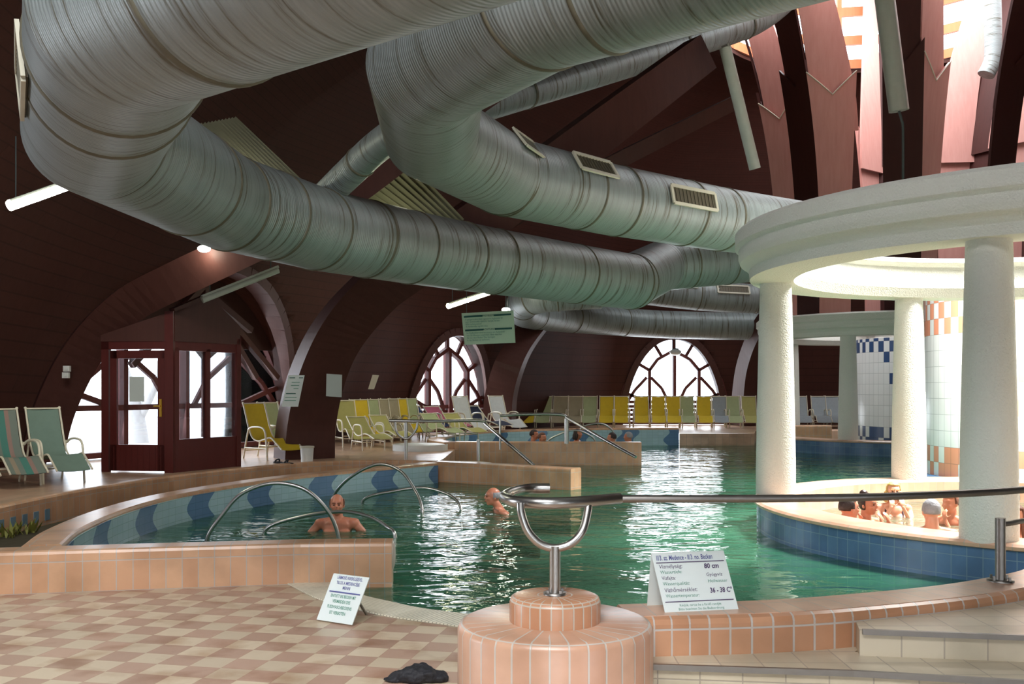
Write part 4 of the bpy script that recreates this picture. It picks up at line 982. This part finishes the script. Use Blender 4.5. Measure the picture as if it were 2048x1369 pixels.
for px, py, fab, lb in ((500, 928, 'yellow', 'yellow lounger seen between the booth and the thick rib'), (530, 922, 'green', 'pale green lounger left of the thick rib')):
    g = G(px, py); place(g.x, g.y+1.2, (.75, -.65), fab, lb, 'loungers behind the entrance booth')

# ---------------------------------------------------------------- entrance booth
C0 = G(345, 946); CL = G(205, 944); CR = G(476, 933)
booth = empty('entrance_booth', C0, 0, 'red-brown wooden entrance booth with glazed door and side panes', 'booth')
def face(A, B, items, H=1.9):
    t = (B-A); L = t.length; t.normalize(); n = Vector((t.y, -t.x, 0))
    return A-C0, t, n, L
def fbar(m_, A, t, x0, x1, z0, z1, th=.07, off=0): 
    n = Vector((t.y, -t.x, 0)); c = A+t*((x0+x1)/2)+Vector((0, 0, (z0+z1)/2))+n*off
    Mx = Matrix((t, n, Vector((0, 0, 1)))).transposed().to_4x4(); Mx.translation = c; m_.box(None, (x1-x0, th, z1-z0), M=Mx)
# left face with door
A, t, n, L = face(CL, C0, None)
m_ = MB(); fbar(m_, A, t, 0, .12, 0, 2.0); fbar(m_, A, t, L-.1, L+.04, 0, 2.45, .12); fbar(m_, A, t, 0, L, 1.88, 2.0); m_.build('door_frame', M['booth'], booth)
dr = MB(); x0, x1 = .14, L-.12
fbar(dr, A, t, x0, x0+.11, .02, 1.86, .05); fbar(dr, A, t, x1-.11, x1, .02, 1.86, .05); fbar(dr, A, t, x0, x1, .02, .42, .05); fbar(dr, A, t, x0, x1, 1.74, 1.86, .05)
door = dr.build('door', M['booth'], booth)
m_ = MB()
for k in range(9): xx = x0+.06+k*(x1-x0-.12)/8; fbar(m_, A, t, xx, xx+.012, .03, .4, .062)
m_.build('door_boards', M['booth'], door)
m_ = MB(); fbar(m_, A, t, x0+.11, x1-.11, .42, 1.74, .008); m_.build('door_pane', M['glass'], door)
m_ = MB(); fbar(m_, A, t, x1-.075, x1-.035, .85, 1.12, .06, .01); fbar(m_, A, t, x1-.16, x1-.05, 1.0, 1.025, .03, .05); m_.build('door_handle', M['brass'], door, 'brass door handle')
m_ = MB(); fbar(m_, A, t, x0+.32, x0+.56, 1.08, 1.46, .004, .02); m_.build('door_notice', M['paper2'], door, 'grey-white notice taped inside the glass')
# right face
A, t, n, L = face(C0, CR, None)
m_ = MB(); fbar(m_, A, t, 0, L, 0, .5); fbar(m_, A, t, 0, L, 1.86, 2.0); fbar(m_, A, t, L-.08, L+.02, 0, 2.1, .1); fbar(m_, A, t, .02, .1, .5, 1.9); fbar(m_, A, t, L*.5-.04, L*.5+.05, .5, 1.9); m_.build('side_panel', M['booth'], booth)
for a_, b_ in ((.1, L*.5-.04), (L*.5+.05, L-.08)):
    m_ = MB(); fbar(m_, A, t, a_, b_, .5, 1.86, .008); m_.build('side_pane', M['glass'], booth)
m_ = MB(); m_.prism([(0, 0), (L, 0), (L, .3), (L*.55, .72), (0, .45)], A+Vector((0, 0, 2.0)), t, Vector((0, 0, 1)), n, .05); m_.build('gable', M['rib'], booth)
A2, t2, n2, L2_ = face(CL, C0, None)
m_ = MB(); m_.prism([(0, 0), (L2_, 0), (L2_, .45), (.0, .1)], A2+Vector((0, 0, 2.0)), t2, Vector((0, 0, 1)), n2, .05); m_.build('gable', M['rib'], booth)
m_ = MB(); m_.bar(A+Vector((0, 0, 2.45)), A+t*(L*.55)+Vector((0, 0, 2.75)), .1, .1); m_.bar(A+t*(L*.55)+Vector((0, 0, 2.75)), A+t*(L+.3)+Vector((0, 0, 2.25)), .1, .1); m_.build('roof_beam', M['rib'], booth)
# dark boarded infill with crossing beams behind the booth
def infill():
    W = WINS[0]; m_ = MB(); t = Vector((W['t'].x, W['t'].y, 0)); n = Vector((W['n'].x, W['n'].y, 0)); o = Vector((W['c'].x, W['c'].y, .3))+n*.25; w_ = W['w']
    pts = [(a*w_, (1-abs(a)**2.2)**.6*W['H']) for a in [math.sin(math.radians(x)) for x in range(-62, 63, 6)]]
    z0 = 2.1; pts = [p for p in pts if p[1] > z0]
    m_.prism([(pts[0][0], z0)]+pts+[(pts[-1][0], z0)][:1], o, t, Vector((0, 0, 1)), n, .05)
    r0 = m_.build('wall_entrance', M['vault']); tag(r0, kind='structure')
    for a_, b_ in (((-1.5, 1.7), (.4, 3.4)), ((1.9, 1.5), (.4, 3.2)), ((.4, .3), (.4, 3.5)), ((1.2, 2.6), (2.6, 1.5)), ((-.4, 2.6), (.4, 1.9)), ((.4, 1.9), (1.3, 2.5))):
        m_ = MB(); m_.bar(o+t*a_[0]+Vector((0, 0, a_[1]))+n*.1, o+t*b_[0]+Vector((0, 0, b_[1]))+n*.1, .12, .12, n); m_.build('crossing_beam', M['rib'], r0)
infill()
# tree trunk outside
m_ = MB(); tb = P(262, 905, 24); m_.tube(cr([tb+Vector((.2, 0, -.5)), tb+Vector((.1, 0, .6)), tb+Vector((-.15, 0, 1.6)), tb+Vector((-.7, 0, 3))], 5), .22, 12, rs=[.3-.006*i for i in range(16)])
m_.tube(cr([tb+Vector((.1, 0, .6)), tb+Vector((.6, .1, 1.8)), tb+Vector((.9, .2, 3))], 5), .12, 10); tag(m_.build('tree_trunk', M['bark']), 'forked pale tree trunk outside, seen through the booth door', 'tree')

# ---------------------------------------------------------------- signs and cards
def text(body, size, org, ax, ay, mat, name, parent, align='LEFT', sx=1.0, bold=0.0):
    c = bpy.data.curves.new('t', 'FONT'); c.body = body; c.size = size; c.align_x = align; c.align_y = 'CENTER'; c.resolution_u = 2; c.offset = bold
    o = bpy.data.objects.new('t', c); COL.objects.link(o); me = bpy.data.meshes.new_from_object(o); bpy.data.objects.remove(o)
    az = Vector(ax).cross(Vector(ay)); Mx = Matrix((Vector(ax), Vector(ay), az)).transposed().to_4x4(); Mx.translation = Vector(org)+az*.0015
    me.transform(Matrix.Diagonal((sx, 1, 1, 1))); me.transform(Mx); me.materials.append(mat); o = bpy.data.objects.new(name, me); COL.objects.link(o); o.parent = parent; return o
def panel(name, w_, h_, org, ax, ay, mat, parent, th=.004):
    m_ = MB(); az = Vector(ax).cross(Vector(ay)); m_.prism([(-w_/2, -h_/2), (w_/2, -h_/2), (w_/2, h_/2), (-w_/2, h_/2)], Vector(org)-az*th, ax, ay, az, th); return m_.build(name, mat, parent)
# info card on the curb: folded tent
bl = G(1330, 1226, .463); brr = G(1477, 1219, .463); ct = (bl+brr)/2; ax = (brr-bl); Wd = ax.length; ax.normalize()
card = empty('information_card', ct, 0, 'folded white card with blue and green pool data standing on the orange curb', 'card')
back = Vector((-ax.y, ax.x, 0)); hgt = 112/F*ct.y; lean = .36
ay = (Vector((0, 0, 1))*1.0+back*lean).normalized(); ay = (ay-ax*.13).normalized(); axx = ax; H_ = hgt*1.0
ay0 = ay-ax*ay.dot(ax)
cshear = -.13
def cp(u, v): return ax*(u*Wd/2+cshear*v*H_)+(Vector((0, 0, 1))+back*lean)*(v*H_)
m_ = MB(); fr = [cp(-1, 0), cp(1, 0), cp(1, 1), cp(-1, 1)]; nb = back*.006; m_.add(fr+[q+nb for q in fr], [(0, 1, 2, 3), (7, 6, 5, 4), (0, 4, 5, 1), (1, 5, 6, 2), (2, 6, 7, 3), (3, 7, 4, 0)]); m_.build('front_leaf', M['paper'], card)
m_ = MB(); bk = [cp(-1, 1), cp(1, 1), ax*(Wd/2)+back*(.17), ax*(-Wd/2-.035)+back*(.17)]; m_.add(bk+[q+Vector((0, 0, -.004))+back*.004 for q in bk], [(0, 1, 2, 3), (7, 6, 5, 4), (0, 4, 5, 1), (1, 5, 6, 2), (2, 6, 7, 3), (3, 7, 4, 0)]); m_.build('rear_leaf', M['paper'], card)
upv = (Vector((0, 0, 1))+back*lean); LU = upv.length; upn = (upv*H_+ax*cshear*H_)
upn_ = (upn-ax*upn.dot(ax)).normalized()
def ct_text(s_, u, v, size, mat, al='LEFT', sx=1, bold=.0): return text(s_, size, cp(u, v), ax, upn_, mat, 'printed_line', card, al, sx, bold)
hs = H_
ct_text('II/3. sz. Medence - II/3. no. Becken', -.9, .905, hs*.125, M['ink_blue'], sx=.62, bold=.0006)
rows = [('Vízmélység:', 'ink_dark', .76, .1), ('Wassertiefe:', 'ink_green', .665, .085), ('Vízfajta:', 'ink_dark', .565, .09), ('Wasserqualität:', 'ink_green', .47, .085), ('Vízhőmérséklet:', 'ink_dark', .36, .1), ('Wassertemperatur:', 'ink_green', .265, .085)]
for s_, mt, v, sz in rows: ct_text(s_, -.88, v, hs*sz, M[mt], sx=.95)
ct_text('80 cm', .35, .745, hs*.12, M['ink_dark'], sx=.95, bold=.001); ct_text('Gyógyvíz', .35, .6, hs*.085, M['ink_dark']); ct_text('Heilwasser', .35, .49, hs*.085, M['ink_green']); ct_text('36 - 38 C°', .35, .33, hs*.125, M['ink_dark'], sx=.8, bold=.001)
for v in (.83, .17):
    m_ = MB(); a_ = cp(-.93, v); b_ = cp(.93, v); m_.bar(a_-back*.002, b_-back*.002, .003, .004, upn_); m_.build('ruled_line', M['ink_dark'], card)
ct_text('Kérjük, tartsa be a fürdő rendjét', 0, .105, hs*.06, M['ink_green'], 'CENTER'); ct_text('Bitte beachten Sie die Badeordnung', 0, .04, hs*.06, M['ink_green'], 'CENTER')
# floor sign leaning at the gutter
bl = G(633, 1240, .012); brr = G(704, 1250, .0); brr = G(704, 1251, .012); ax = (brr-bl); Wd = ax.length; ax.normalize(); ct = (bl+brr)/2
back = Vector((-ax.y, ax.x, 0)); H_ = 90/F*ct.y
fs_ = empty('floor_sign', ct, 0, 'small leaning white sign on the floor beside the gutter', 'sign')
tl = P(663, 1151, ct.y+.12)-bl; shear = (tl.dot(ax))/H_; lean = .35
def sp_(u, v): return ax*(u*Wd/2+shear*v*H_)+(Vector((0, 0, 1))+back*lean)*(v*H_)
fr = [sp_(-1, 0), sp_(1, 0), sp_(1, 1), sp_(-1, 1)]; m_ = MB(); m_.add(fr+[q+back*.008 for q in fr], [(0, 1, 2, 3), (7, 6, 5, 4), (0, 4, 5, 1), (1, 5, 6, 2), (2, 6, 7, 3), (3, 7, 4, 0)]); m_.build('board', M['paper'], fs_)
m_ = MB(); q1 = sp_(0, .8); m_.bar(q1+back*.01, Vector((q1.x, q1.y, 0))+back*.2, .02, .008, back); m_.build('prop', M['steel_dark'], fs_)
upn_ = sp_(0, 1)-sp_(0, 0); sk = upn_.normalized()
up2 = (Vector((0, 0, 1))+back*lean).normalized()
for s_, v, mt, sz in (('LÁBMOSÓ KIKERÜLÉSÉVEL', .93, 'ink_blue', .085), ('TILOS A MEDENCÉBE', .82, 'ink_blue', .085), ('MENNI', .72, 'ink_blue', .085), ('EINTRITT INS BECKEN MIT', .54, 'ink_green', .085), ('VERMEIDEN DES', .43, 'ink_green', .085), ('FUSSWASCHBECKENS', .31, 'ink_green', .085), ('IST VERBOTEN', .19, 'ink_green', .085)):
    t_ = text(s_, H_*sz*1.15, sp_(0, v), ax, up2, M[mt], 'printed_line', fs_, 'CENTER', .62 if len(s_) > 18 else .72, .0006)
m_ = MB(); m_.bar(sp_(-.85, .63)-back*.003, sp_(.85, .63)-back*.003, .006, .008, up2); m_.build('ruled_line', M['ink_blue'], fs_)
# hanging sign
Y0 = 20.0; tl = P(923, 627, Y0); tr_ = P(1027, 621, Y0-.3); bl_ = P(929, 690, Y0); br_ = P(1031, 686, Y0-.3); ce = (tl+tr_+bl_+br_)/4
hs_ = empty('hanging_sign', ce, 0, 'pale green text board hanging from the roof beside the yellow tube lamp', 'sign')
qd = [q-ce for q in (bl_, br_, tr_, tl)]; m_ = MB(); bk_ = Vector((0, .02, 0)); m_.add(qd+[q+bk_ for q in qd], [(0, 1, 2, 3), (7, 6, 5, 4), (0, 4, 5, 1), (1, 5, 6, 2), (2, 6, 7, 3), (3, 7, 4, 0)]); m_.build('board', M['greenpaper'], hs_)
def hq(u, v): return qd[0].lerp(qd[1], u).lerp(qd[3].lerp(qd[2], u), v)+Vector((0, -.006, 0))
for v, mt in ((.88, 'ink_dgreen'), (.45, 'ink_dgreen')):
    for u0, u1 in ((.04, .4), (.62, .95)):
        m_ = MB(); m_.bar(hq(u0, v), hq(u1, v), .006, .035); m_.build('heading_bar', M[mt], hs_)
hx = (qd[1]-qd[0]).normalized(); hy = (qd[3]-qd[0]); hy = (hy-hx*hy.dot(hx)).normalized()
text('FIGYELEM', .055, hq(.51, .88), hx, hy, M['ink_dgreen'], 'printed_line', hs_, 'CENTER'); text('ACHTUNG', .055, hq(.51, .45), hx, hy, M['ink_dgreen'], 'printed_line', hs_, 'CENTER')
L_ = ['A gyógymedencében egyszerre legfeljebb 20', 'perc tartózkodás ajánlott. Kérjük, fürdés', 'előtt zuhanyozzon!', 'A medencébe ugrálni tilos.']
for k, s_ in enumerate(L_): text(s_, .05, hq(.06, .79-.075*k), hx, hy, M['ink_green'], 'printed_line', hs_, sx=.88)
L_ = ['Im Heilbecken wird höchstens ein Aufenthalt', 'von 20 Minuten empfohlen. Bitte duschen', 'Sie vor dem Baden! Das Springen', 'in das Becken ist verboten.']
for k, s_ in enumerate(L_): text(s_, .05, hq(.06, .36-.075*k), hx, hy, M['ink_green'], 'printed_line', hs_, sx=.88)
m_ = MB()
for u in (.1, .9): q = hq(u, 1); m_.tube([q, q+Vector((.0, 0, 1.6))], .006, 6)
m_.build('cord', M['cable'], hs_)
# notices
def notice(quad, label, mat, lines=()):
    c_ = sum(quad, Vector())/4; r0 = empty('notice', c_, 0, label, 'notice'); q = [p-c_ for p in quad]; m_ = MB(); m_.add(q+[p+Vector((0, .012, 0)) for p in q], [(0, 1, 2, 3), (7, 6, 5, 4), (0, 4, 5, 1), (1, 5, 6, 2), (2, 6, 7, 3), (3, 7, 4, 0)]); m_.build('sheet', mat, r0)
    for v0, s0, s1_, th, mt in lines:
        a_ = q[3].lerp(q[0], v0).lerp(q[2].lerp(q[1], v0), s0); b_ = q[3].lerp(q[0], v0).lerp(q[2].lerp(q[1], v0), s1_)
        m_ = MB(); m_.bar(a_+Vector((0, -.006, 0)), b_+Vector((0, -.006, 0)), .004, th); m_.build('printed_line', M[mt], r0)
    return r0
ln = [(.08, .1, .45, .012, 'ink_dgreen'), (.08, .7, .95, .012, 'ink_dgreen'), (.22, .3, .8, .01, 'ink_green'), (.32, .3, .8, .01, 'ink_green'), (.42, .5, .8, .01, 'ink_green'), (.58, .1, .7, .02, 'ink_dgreen'), (.7, .1, .8, .01, 'ink_green'), (.8, .1, .8, .01, 'ink_green')]
notice([P(563, 814, 17.15), P(596, 814, 17.15), P(609, 751, 16.9), P(577, 751, 16.9)], 'white printed notice slanted on the thick rib', M['paper'], ln)
notice([P(652, 793, 17.6), P(683, 795, 17.6), P(684, 750, 17.5), P(653, 748, 17.5)], 'plain grey paper sheet on the dark wall right of the thick rib', M['paper2'])
notice([P(736, 779, 20.5), P(748, 779, 20.5), P(758, 751, 20.3), P(745, 750, 20.3)], 'small yellowish note on the vault above the middle loungers', M['vent_frame'])
for (x, y, lb) in ((134, 738, 'upper one of two small white wall boxes at left'), (132, 751, 'lower one of two small white wall boxes at left')):
    m_ = MB(); q = P(x, y, 15.6); m_.box((0, 0, 0), (.1, .06, .09)); m_.box((0, -.035, 0), (.06, .02, .05)); o = m_.build('wall_box', M['plastic']); o.location = q; tag(o, lb, 'wall box', 'small wall boxes')
# bin, shoes, black bundle
b_ = G(614, 925); m_ = MB(); m_.lathe([(.1, 0), (.115, .25), (.12, .27), (.105, .27), (.095, .03), (0.01, .03)], n=24); r0 = m_.build('waste_bin', M['plastic']); r0.location = (b_.x, b_.y-.0, .3); tag(r0, 'small white waste bin at the foot of the thick rib', 'bin')
m_ = MB(); m_.lathe([(.122, .25), (.128, .26), (.122, .28)], n=24); m_.build('rim', M['vent_frame'], r0)
for k, (px, py) in enumerate(((556, 927), (574, 929))):
    q = G(px, py); m_ = MB(); m_.ell((0, 0, .015), (.05, .13, .018)); o = m_.build('bath_slipper', M['black']); o.location = (q.x, q.y, .3); o.rotation_euler = (0, 0, .9+.4*k); tag(o, ['left black bath slipper on the deck by the thick rib', 'right black bath slipper on the deck by the thick rib'][k], 'slipper', 'pair of slippers')
    m_ = MB(); m_.tube(cr([(-.048, .03, .02), (-.03, .0, .06), (.03, .0, .06), (.048, .03, .02)], 4), .014, 6); m_.build('strap', M['black'], o)
q = G(838, 1364, 0); m_ = MB(); random.seed(3)
for sx, sy, sz, rx, ry, rz in ((0, 0, .035, .13, .07, .05), (-.08, .02, .02, .09, .06, .025), (.09, .01, .02, .08, .06, .03), (.0, .05, .06, .05, .04, .03), (-.14, 0, .012, .06, .04, .014), (.05, -.02, .05, .05, .05, .03)): m_.ell((sx, sy, sz), (rx, ry, rz))
o = m_.build('crumpled_cloth', M['black']); o.location = (q.x, q.y, 0); tag(o, 'crumpled black cloth on the checkered floor at the bottom edge', 'cloth')
rm = o.modifiers.new('r', 'REMESH'); rm.mode = 'VOXEL'; rm.voxel_size = .008
tx = bpy.data.textures.new('fold', 'CLOUDS'); tx.noise_scale = .06; dm = o.modifiers.new('d', 'DISPLACE'); dm.texture = tx; dm.strength = .035; dm.mid_level = .5

# ---------------------------------------------------------------- people
def hand(m_, wr, d, nrm, s=1.0, curl=.5):
    """wr wrist, d finger direction, nrm palm normal"""
    d = Vector(d).normalized(); nrm = Vector(nrm); nrm = (nrm-d*nrm.dot(d)).normalized(); sd = d.cross(nrm)
    Mx = Matrix((sd, d, nrm)).transposed(); m_.ell(wr+d*.05, (.038, .05, .016), Mx)
    for i, (o_, l_) in enumerate(((-.03, .068), (-.01, .08), (.01, .075), (.029, .058))):
        p0 = wr+d*.09+sd*o_; p1 = p0+(d+nrm*curl*.4).normalized()*l_*.5; p2_ = p1+(d+nrm*curl*1.3).normalized()*l_*.5
        m_.cap(p0, p1, .0095, .0088, 8); m_.cap(p1, p2_, .0088, .0078, 8)
    p0 = wr+d*.03-sd*.034; p1 = p0+(d*.6-sd*.8+nrm*.3).normalized()*.04; p2_ = p1+(d*.9-sd*.3+nrm*.5).normalized()*.03
    m_.cap(p0, p1, .012, .0105, 8); m_.cap(p1, p2_, .0105, .009, 8)
def person(x, y, zh, face, skinm, hair, hairm, label, arms='down', suit=False, head_turn=0, detail=True, tilt=0, build=1.0, mouth=False, lean=0.0):
    """origin at head-centre plan position; zh world z of the head centre; face = look direction"""
    root = None; z0 = zh; m_ = MB(); Z = Vector((0, 0, 1))
    # torso (facing -y), local z measured from the head centre
    b = build
    def e(c, r, Mx=None): m_.ell(c, r, Mx, 16, 12)
    e((0, .035, -.30), (.165*b, .1*b, .1)); e((0, .04, -.42), (.16*b, .115*b, .15)); e((0, .045, -.58), (.145*b, .11*b, .14)); e((0, .05, -.72), (.165*b, .12*b, .12))
    for s_ in (-1, 1):
        e((s_*.165*b, .03, -.265), (.065*b, .06*b, .065)); e((s_*.075*b, -.04, -.38), (.075*b, .055*b, .06))
        m_.cap((s_*.04, .03, -.2), (s_*.14*b, .035, -.24), .045, .05)
    m_.cap((0, .03, -.08), (0, .035, -.24), .057*b, .07*b, 14)
    Rt = Matrix.Rotation(head_turn, 3, 'Z') @ Matrix.Rotation(tilt, 3, 'X')
    def h(v): return Rt @ Vector(v)
    def he(c, r): m_.ell(h(c), r, Rt, 18, 14)
    he((0, .012, .025), (.076, .096, .095)); he((0, -.012, -.035), (.062, .078, .078)); he((0, -.045, -.085), (.034, .036, .03))
    he((0, -.062, .035), (.055, .03, .03)); he((0, -.098, -.012), (.013, .02, .018)); m_.cap(h((0, -.088, .025)), h((0, -.102, -.008)), .009, .011, 8)
    for s_ in (-1, 1):
        he((s_*.036, -.062, -.02), (.025, .028, .024)); he((s_*.078, .015, -.01), (.01, .018, .032))
    he((0, -.08, -.05), (.026, .018, .016))
    # arms
    def arm(s_, el, wr, hd, hn, curl=.5):
        sh = Vector((s_*.185*b, .03, -.275)); el = Vector(el); wr = Vector(wr)
        m_.cap(sh, el, .048*b, .038*b, 12); m_.cap(el, wr, .037*b, .025, 12); hand(m_, wr, hd, hn, curl=curl)
    if arms == 'down':
        for s_ in (-1, 1): arm(s_, (s_*.25*b, .02, -.53), (s_*.24*b, -.16, -.66), (0, -.9, -.3), (0, 0, -1))
    elif arms == 'spread':
        for s_ in (-1, 1): arm(s_, (s_*.36, -.02, -.44), (s_*.42, -.2, -.56), (s_*.2, -1, -.1), (0, 0, -1))
    elif arms == 'face':
        for s_ in (-1, 1): arm(s_, (s_*.2, -.16, -.48), (s_*.07, -.2, -.22), (-s_*.1, .12, 1), (0, 1, 0), .8)
    elif arms == 'chin':
        arm(-1, (-.24, .0, -.52), (-.2, -.2, -.6), (0, -1, -.2), (0, 0, -1)); arm(1, (.19, -.18, -.46), (.05, -.17, -.2), (-.15, .1, 1), (0, 1, .1), .8)
    # legs, seated under water
    for s_ in (-1, 1):
        m_.cap((s_*.09, .03, -.78), (s_*.13, -.36, -.74), .082*b, .058*b, 12); m_.cap((s_*.13, -.36, -.74), (s_*.13, -.36, -.95), .055*b, .045*b, 12)
    m_.v = [(v[0], v[1]+(lean*(-.14-v[2]) if v[2] < -.14 else 0), v[2]+.05*min(1, max(0, (-.1-v[2])/.12))) for v in m_.v]
    o = m_.build('person', skinm); o.location = (x, y, zh); o.rotation_euler = (0, 0, math.atan2(face[1], face[0])+math.pi/2)
    tag(o, label, 'person'); rm = o.modifiers.new('fuse', 'REMESH'); rm.mode = 'VOXEL'; rm.voxel_size = .009 if detail else .013
    sm_ = o.modifiers.new('smooth', 'SMOOTH'); sm_.factor = .5; sm_.iterations = 4; rm.use_smooth_shade = True
    # hair cap
    if hair:
        vs = []; fs = []; nu, nv = 28, 16; keep = {}
        for j in range(nv+1):
            th = math.pi*j/nv
            for i in range(nu):
                ph = 2*math.pi*i/nu; n_ = Vector((math.sin(th)*math.cos(ph), math.sin(th)*math.sin(ph), math.cos(th)))
                jit = 1+.02*math.sin(i*2.3+j*1.7)
                vs.append(h(Vector((0, .014, .024))+Vector((n_.x*.081*jit, n_.y*.101*jit, n_.z*.1*jit)))+Vector((0, 0, 0)))
                fy = -n_.y; zc = n_.z
                if hair == 'short': k_ = zc > .5 or (fy < .35 and zc > -.2) or (fy < -.1 and zc > -.55)
                elif hair == 'ring': k_ = (fy < .25 and -.5 < zc < .45)
                else: k_ = zc > .55 or (fy < .3 and zc > -.95)
                keep[j*nu+i] = k_
        for j in range(nv):
            for i in range(nu):
                q = (j*nu+i, (j+1)*nu+i, (j+1)*nu+(i+1) % nu, j*nu+(i+1) % nu)
                if all(keep[k_] for k_ in q): fs.append(q)
        hm = MB(); hm.add(vs, fs, None, True)
        if hair in ('long', 'bob'):
            for k_ in range(9):
                a = math.radians(-10+200*k_/8); p0 = h((.078*math.cos(a), .014+.09*math.sin(a), -.02)); hm.cap(p0, p0+Vector((.01*math.cos(a), .01, -.09 if hair == 'bob' else -.17)), .026, .02, 8)
        if hair == 'bun': hm.ell(h((0, .06, .12)), (.04, .04, .035))
        ho = hm.build('hair', hairm, o); sd = ho.modifiers.new('s', 'SOLIDIFY'); sd.thickness = .012; sd.offset = 0
    if detail:
        for s_ in (-1, 1):
            em = MB(); em.ell(h((s_*.029, -.083, .006)), (.011, .008, .007), Rt, 10, 8); em.build('eye', M['eye'], o)
            em = MB(); em.cap(h((s_*.015, -.092, .028)), h((s_*.045, -.084, .03)), .0045, .004, 6); em.build('eyebrow', hairm or M['hair_grey'], o)
        em = MB(); em.ell(h((0, -.098, -.052)), (.02, .008, .007 if not mouth else .014), Rt, 10, 8); em.build('lips', M['lips'], o)
    if suit:
        sm2 = MB(); sm2.ell((0, .045, -.6), (.16*b, .125*b, .2)); sm2.ell((0, .0, -.45), (.155*b, .13*b, .09))
        for s_ in (-1, 1): sm2.tube(cr([(s_*.08, -.1, -.4), (s_*.1, -.06, -.27), (s_*.1, .03, -.19), (s_*.09, .13, -.3), (s_*.08, .14, -.42)], 4), .012, 6)
        sm2.build('swimsuit', M['swim'], o)
    return o
q = G(674, 1062, -.035); person(q.x, q.y, .26, (0.1, -1), M['skin2'], 'ring', M['hair_brown'], 'bald bather behind the crossing grip bars in the front lobe, facing the camera', 'spread', build=1.12, mouth=True)
q = G(985, 1026, -.035); person(q.x, q.y, .17, (-1, -.25), M['skin2'], 'ring', M['hair_grey'], 'grey-haired bather in profile left of the curled rail', 'down', build=1.1, lean=.75)
def pp(px, py, Y): v = P(px, py, Y); return v
v = pp(1699, 1018, 10.3); person(v.x, v.y, v.z, (.95, .25), M['skin2'], 'short', M['hair_dark'], 'dark-haired bather at the left of the basin group with a raised hand, back half turned', 'chin', build=1.05)
v = pp(1737, 1010, 11.0); person(v.x, v.y, v.z, (.6, -.75), M['skin2'], 'bun', M['hair_dark'], 'dark-haired bather with a bun holding hands to the face', 'face')
v = pp(1787, 984, 12.4); person(v.x, v.y, v.z, (-.15, -1), M['skin'], 'bob', M['hair_blonde'], 'blonde bather in a dark swimsuit facing the camera, hands near the mouth', 'face', suit=True)
v = pp(1862, 1024, 9.75); person(v.x, v.y, v.z, (.15, 1), M['skin'], 'short', M['hair_grey'], 'grey-haired bather seen from behind beside the front pillar', 'down', build=1.1)
v = pp(1900, 1008, 11.6); person(v.x, v.y, v.z, (-.8, -.5), M['skin2'], 'short', M['hair_brown'], 'bather mostly hidden behind the front pillar', 'chin', detail=False)
v = pp(2030, 1038, 8.9); person(v.x, v.y, v.z, (-.75, -.65), M['skin'], 'long', M['hair_brown'], 'brown-haired bather at the right frame edge right of the front pillar', 'down', suit=True)
v = pp(2022, 1000, 11.3); person(v.x, v.y, v.z, (-.7, -.7), M['skin'], 'short', M['hair_dark'], 'dark-haired bather behind the brown-haired one at the right edge', 'down', detail=False)
for px, py, Y, fc, hr_, hm_, lb in ((1069, 874, 23.2, (1, -.3), 'short', 'hair_dark', 'leftmost dark-haired bather in the far lobe by a white towel'), (1085, 880, 22.8, (.7, -.6), 'short', 'hair_brown', 'second bather from the left in the far lobe'), (1156, 872, 24, (1, -.4), 'bob', 'hair_dark', 'dark-haired bather under the far grip bars'), (1223, 880, 23, (-1, .2), 'short', 'hair_dark', 'dark-haired bather right of the far grip bars'), (1256, 878, 24, (-1, .4), 'short', 'hair_grey', 'grey-haired bather at the right end of the far lobe')):
    v = P(px, py, Y); person(v.x, v.y, v.z+.04, fc, M['skin2'], hr_, M[hm_], lb, 'down', detail=False)
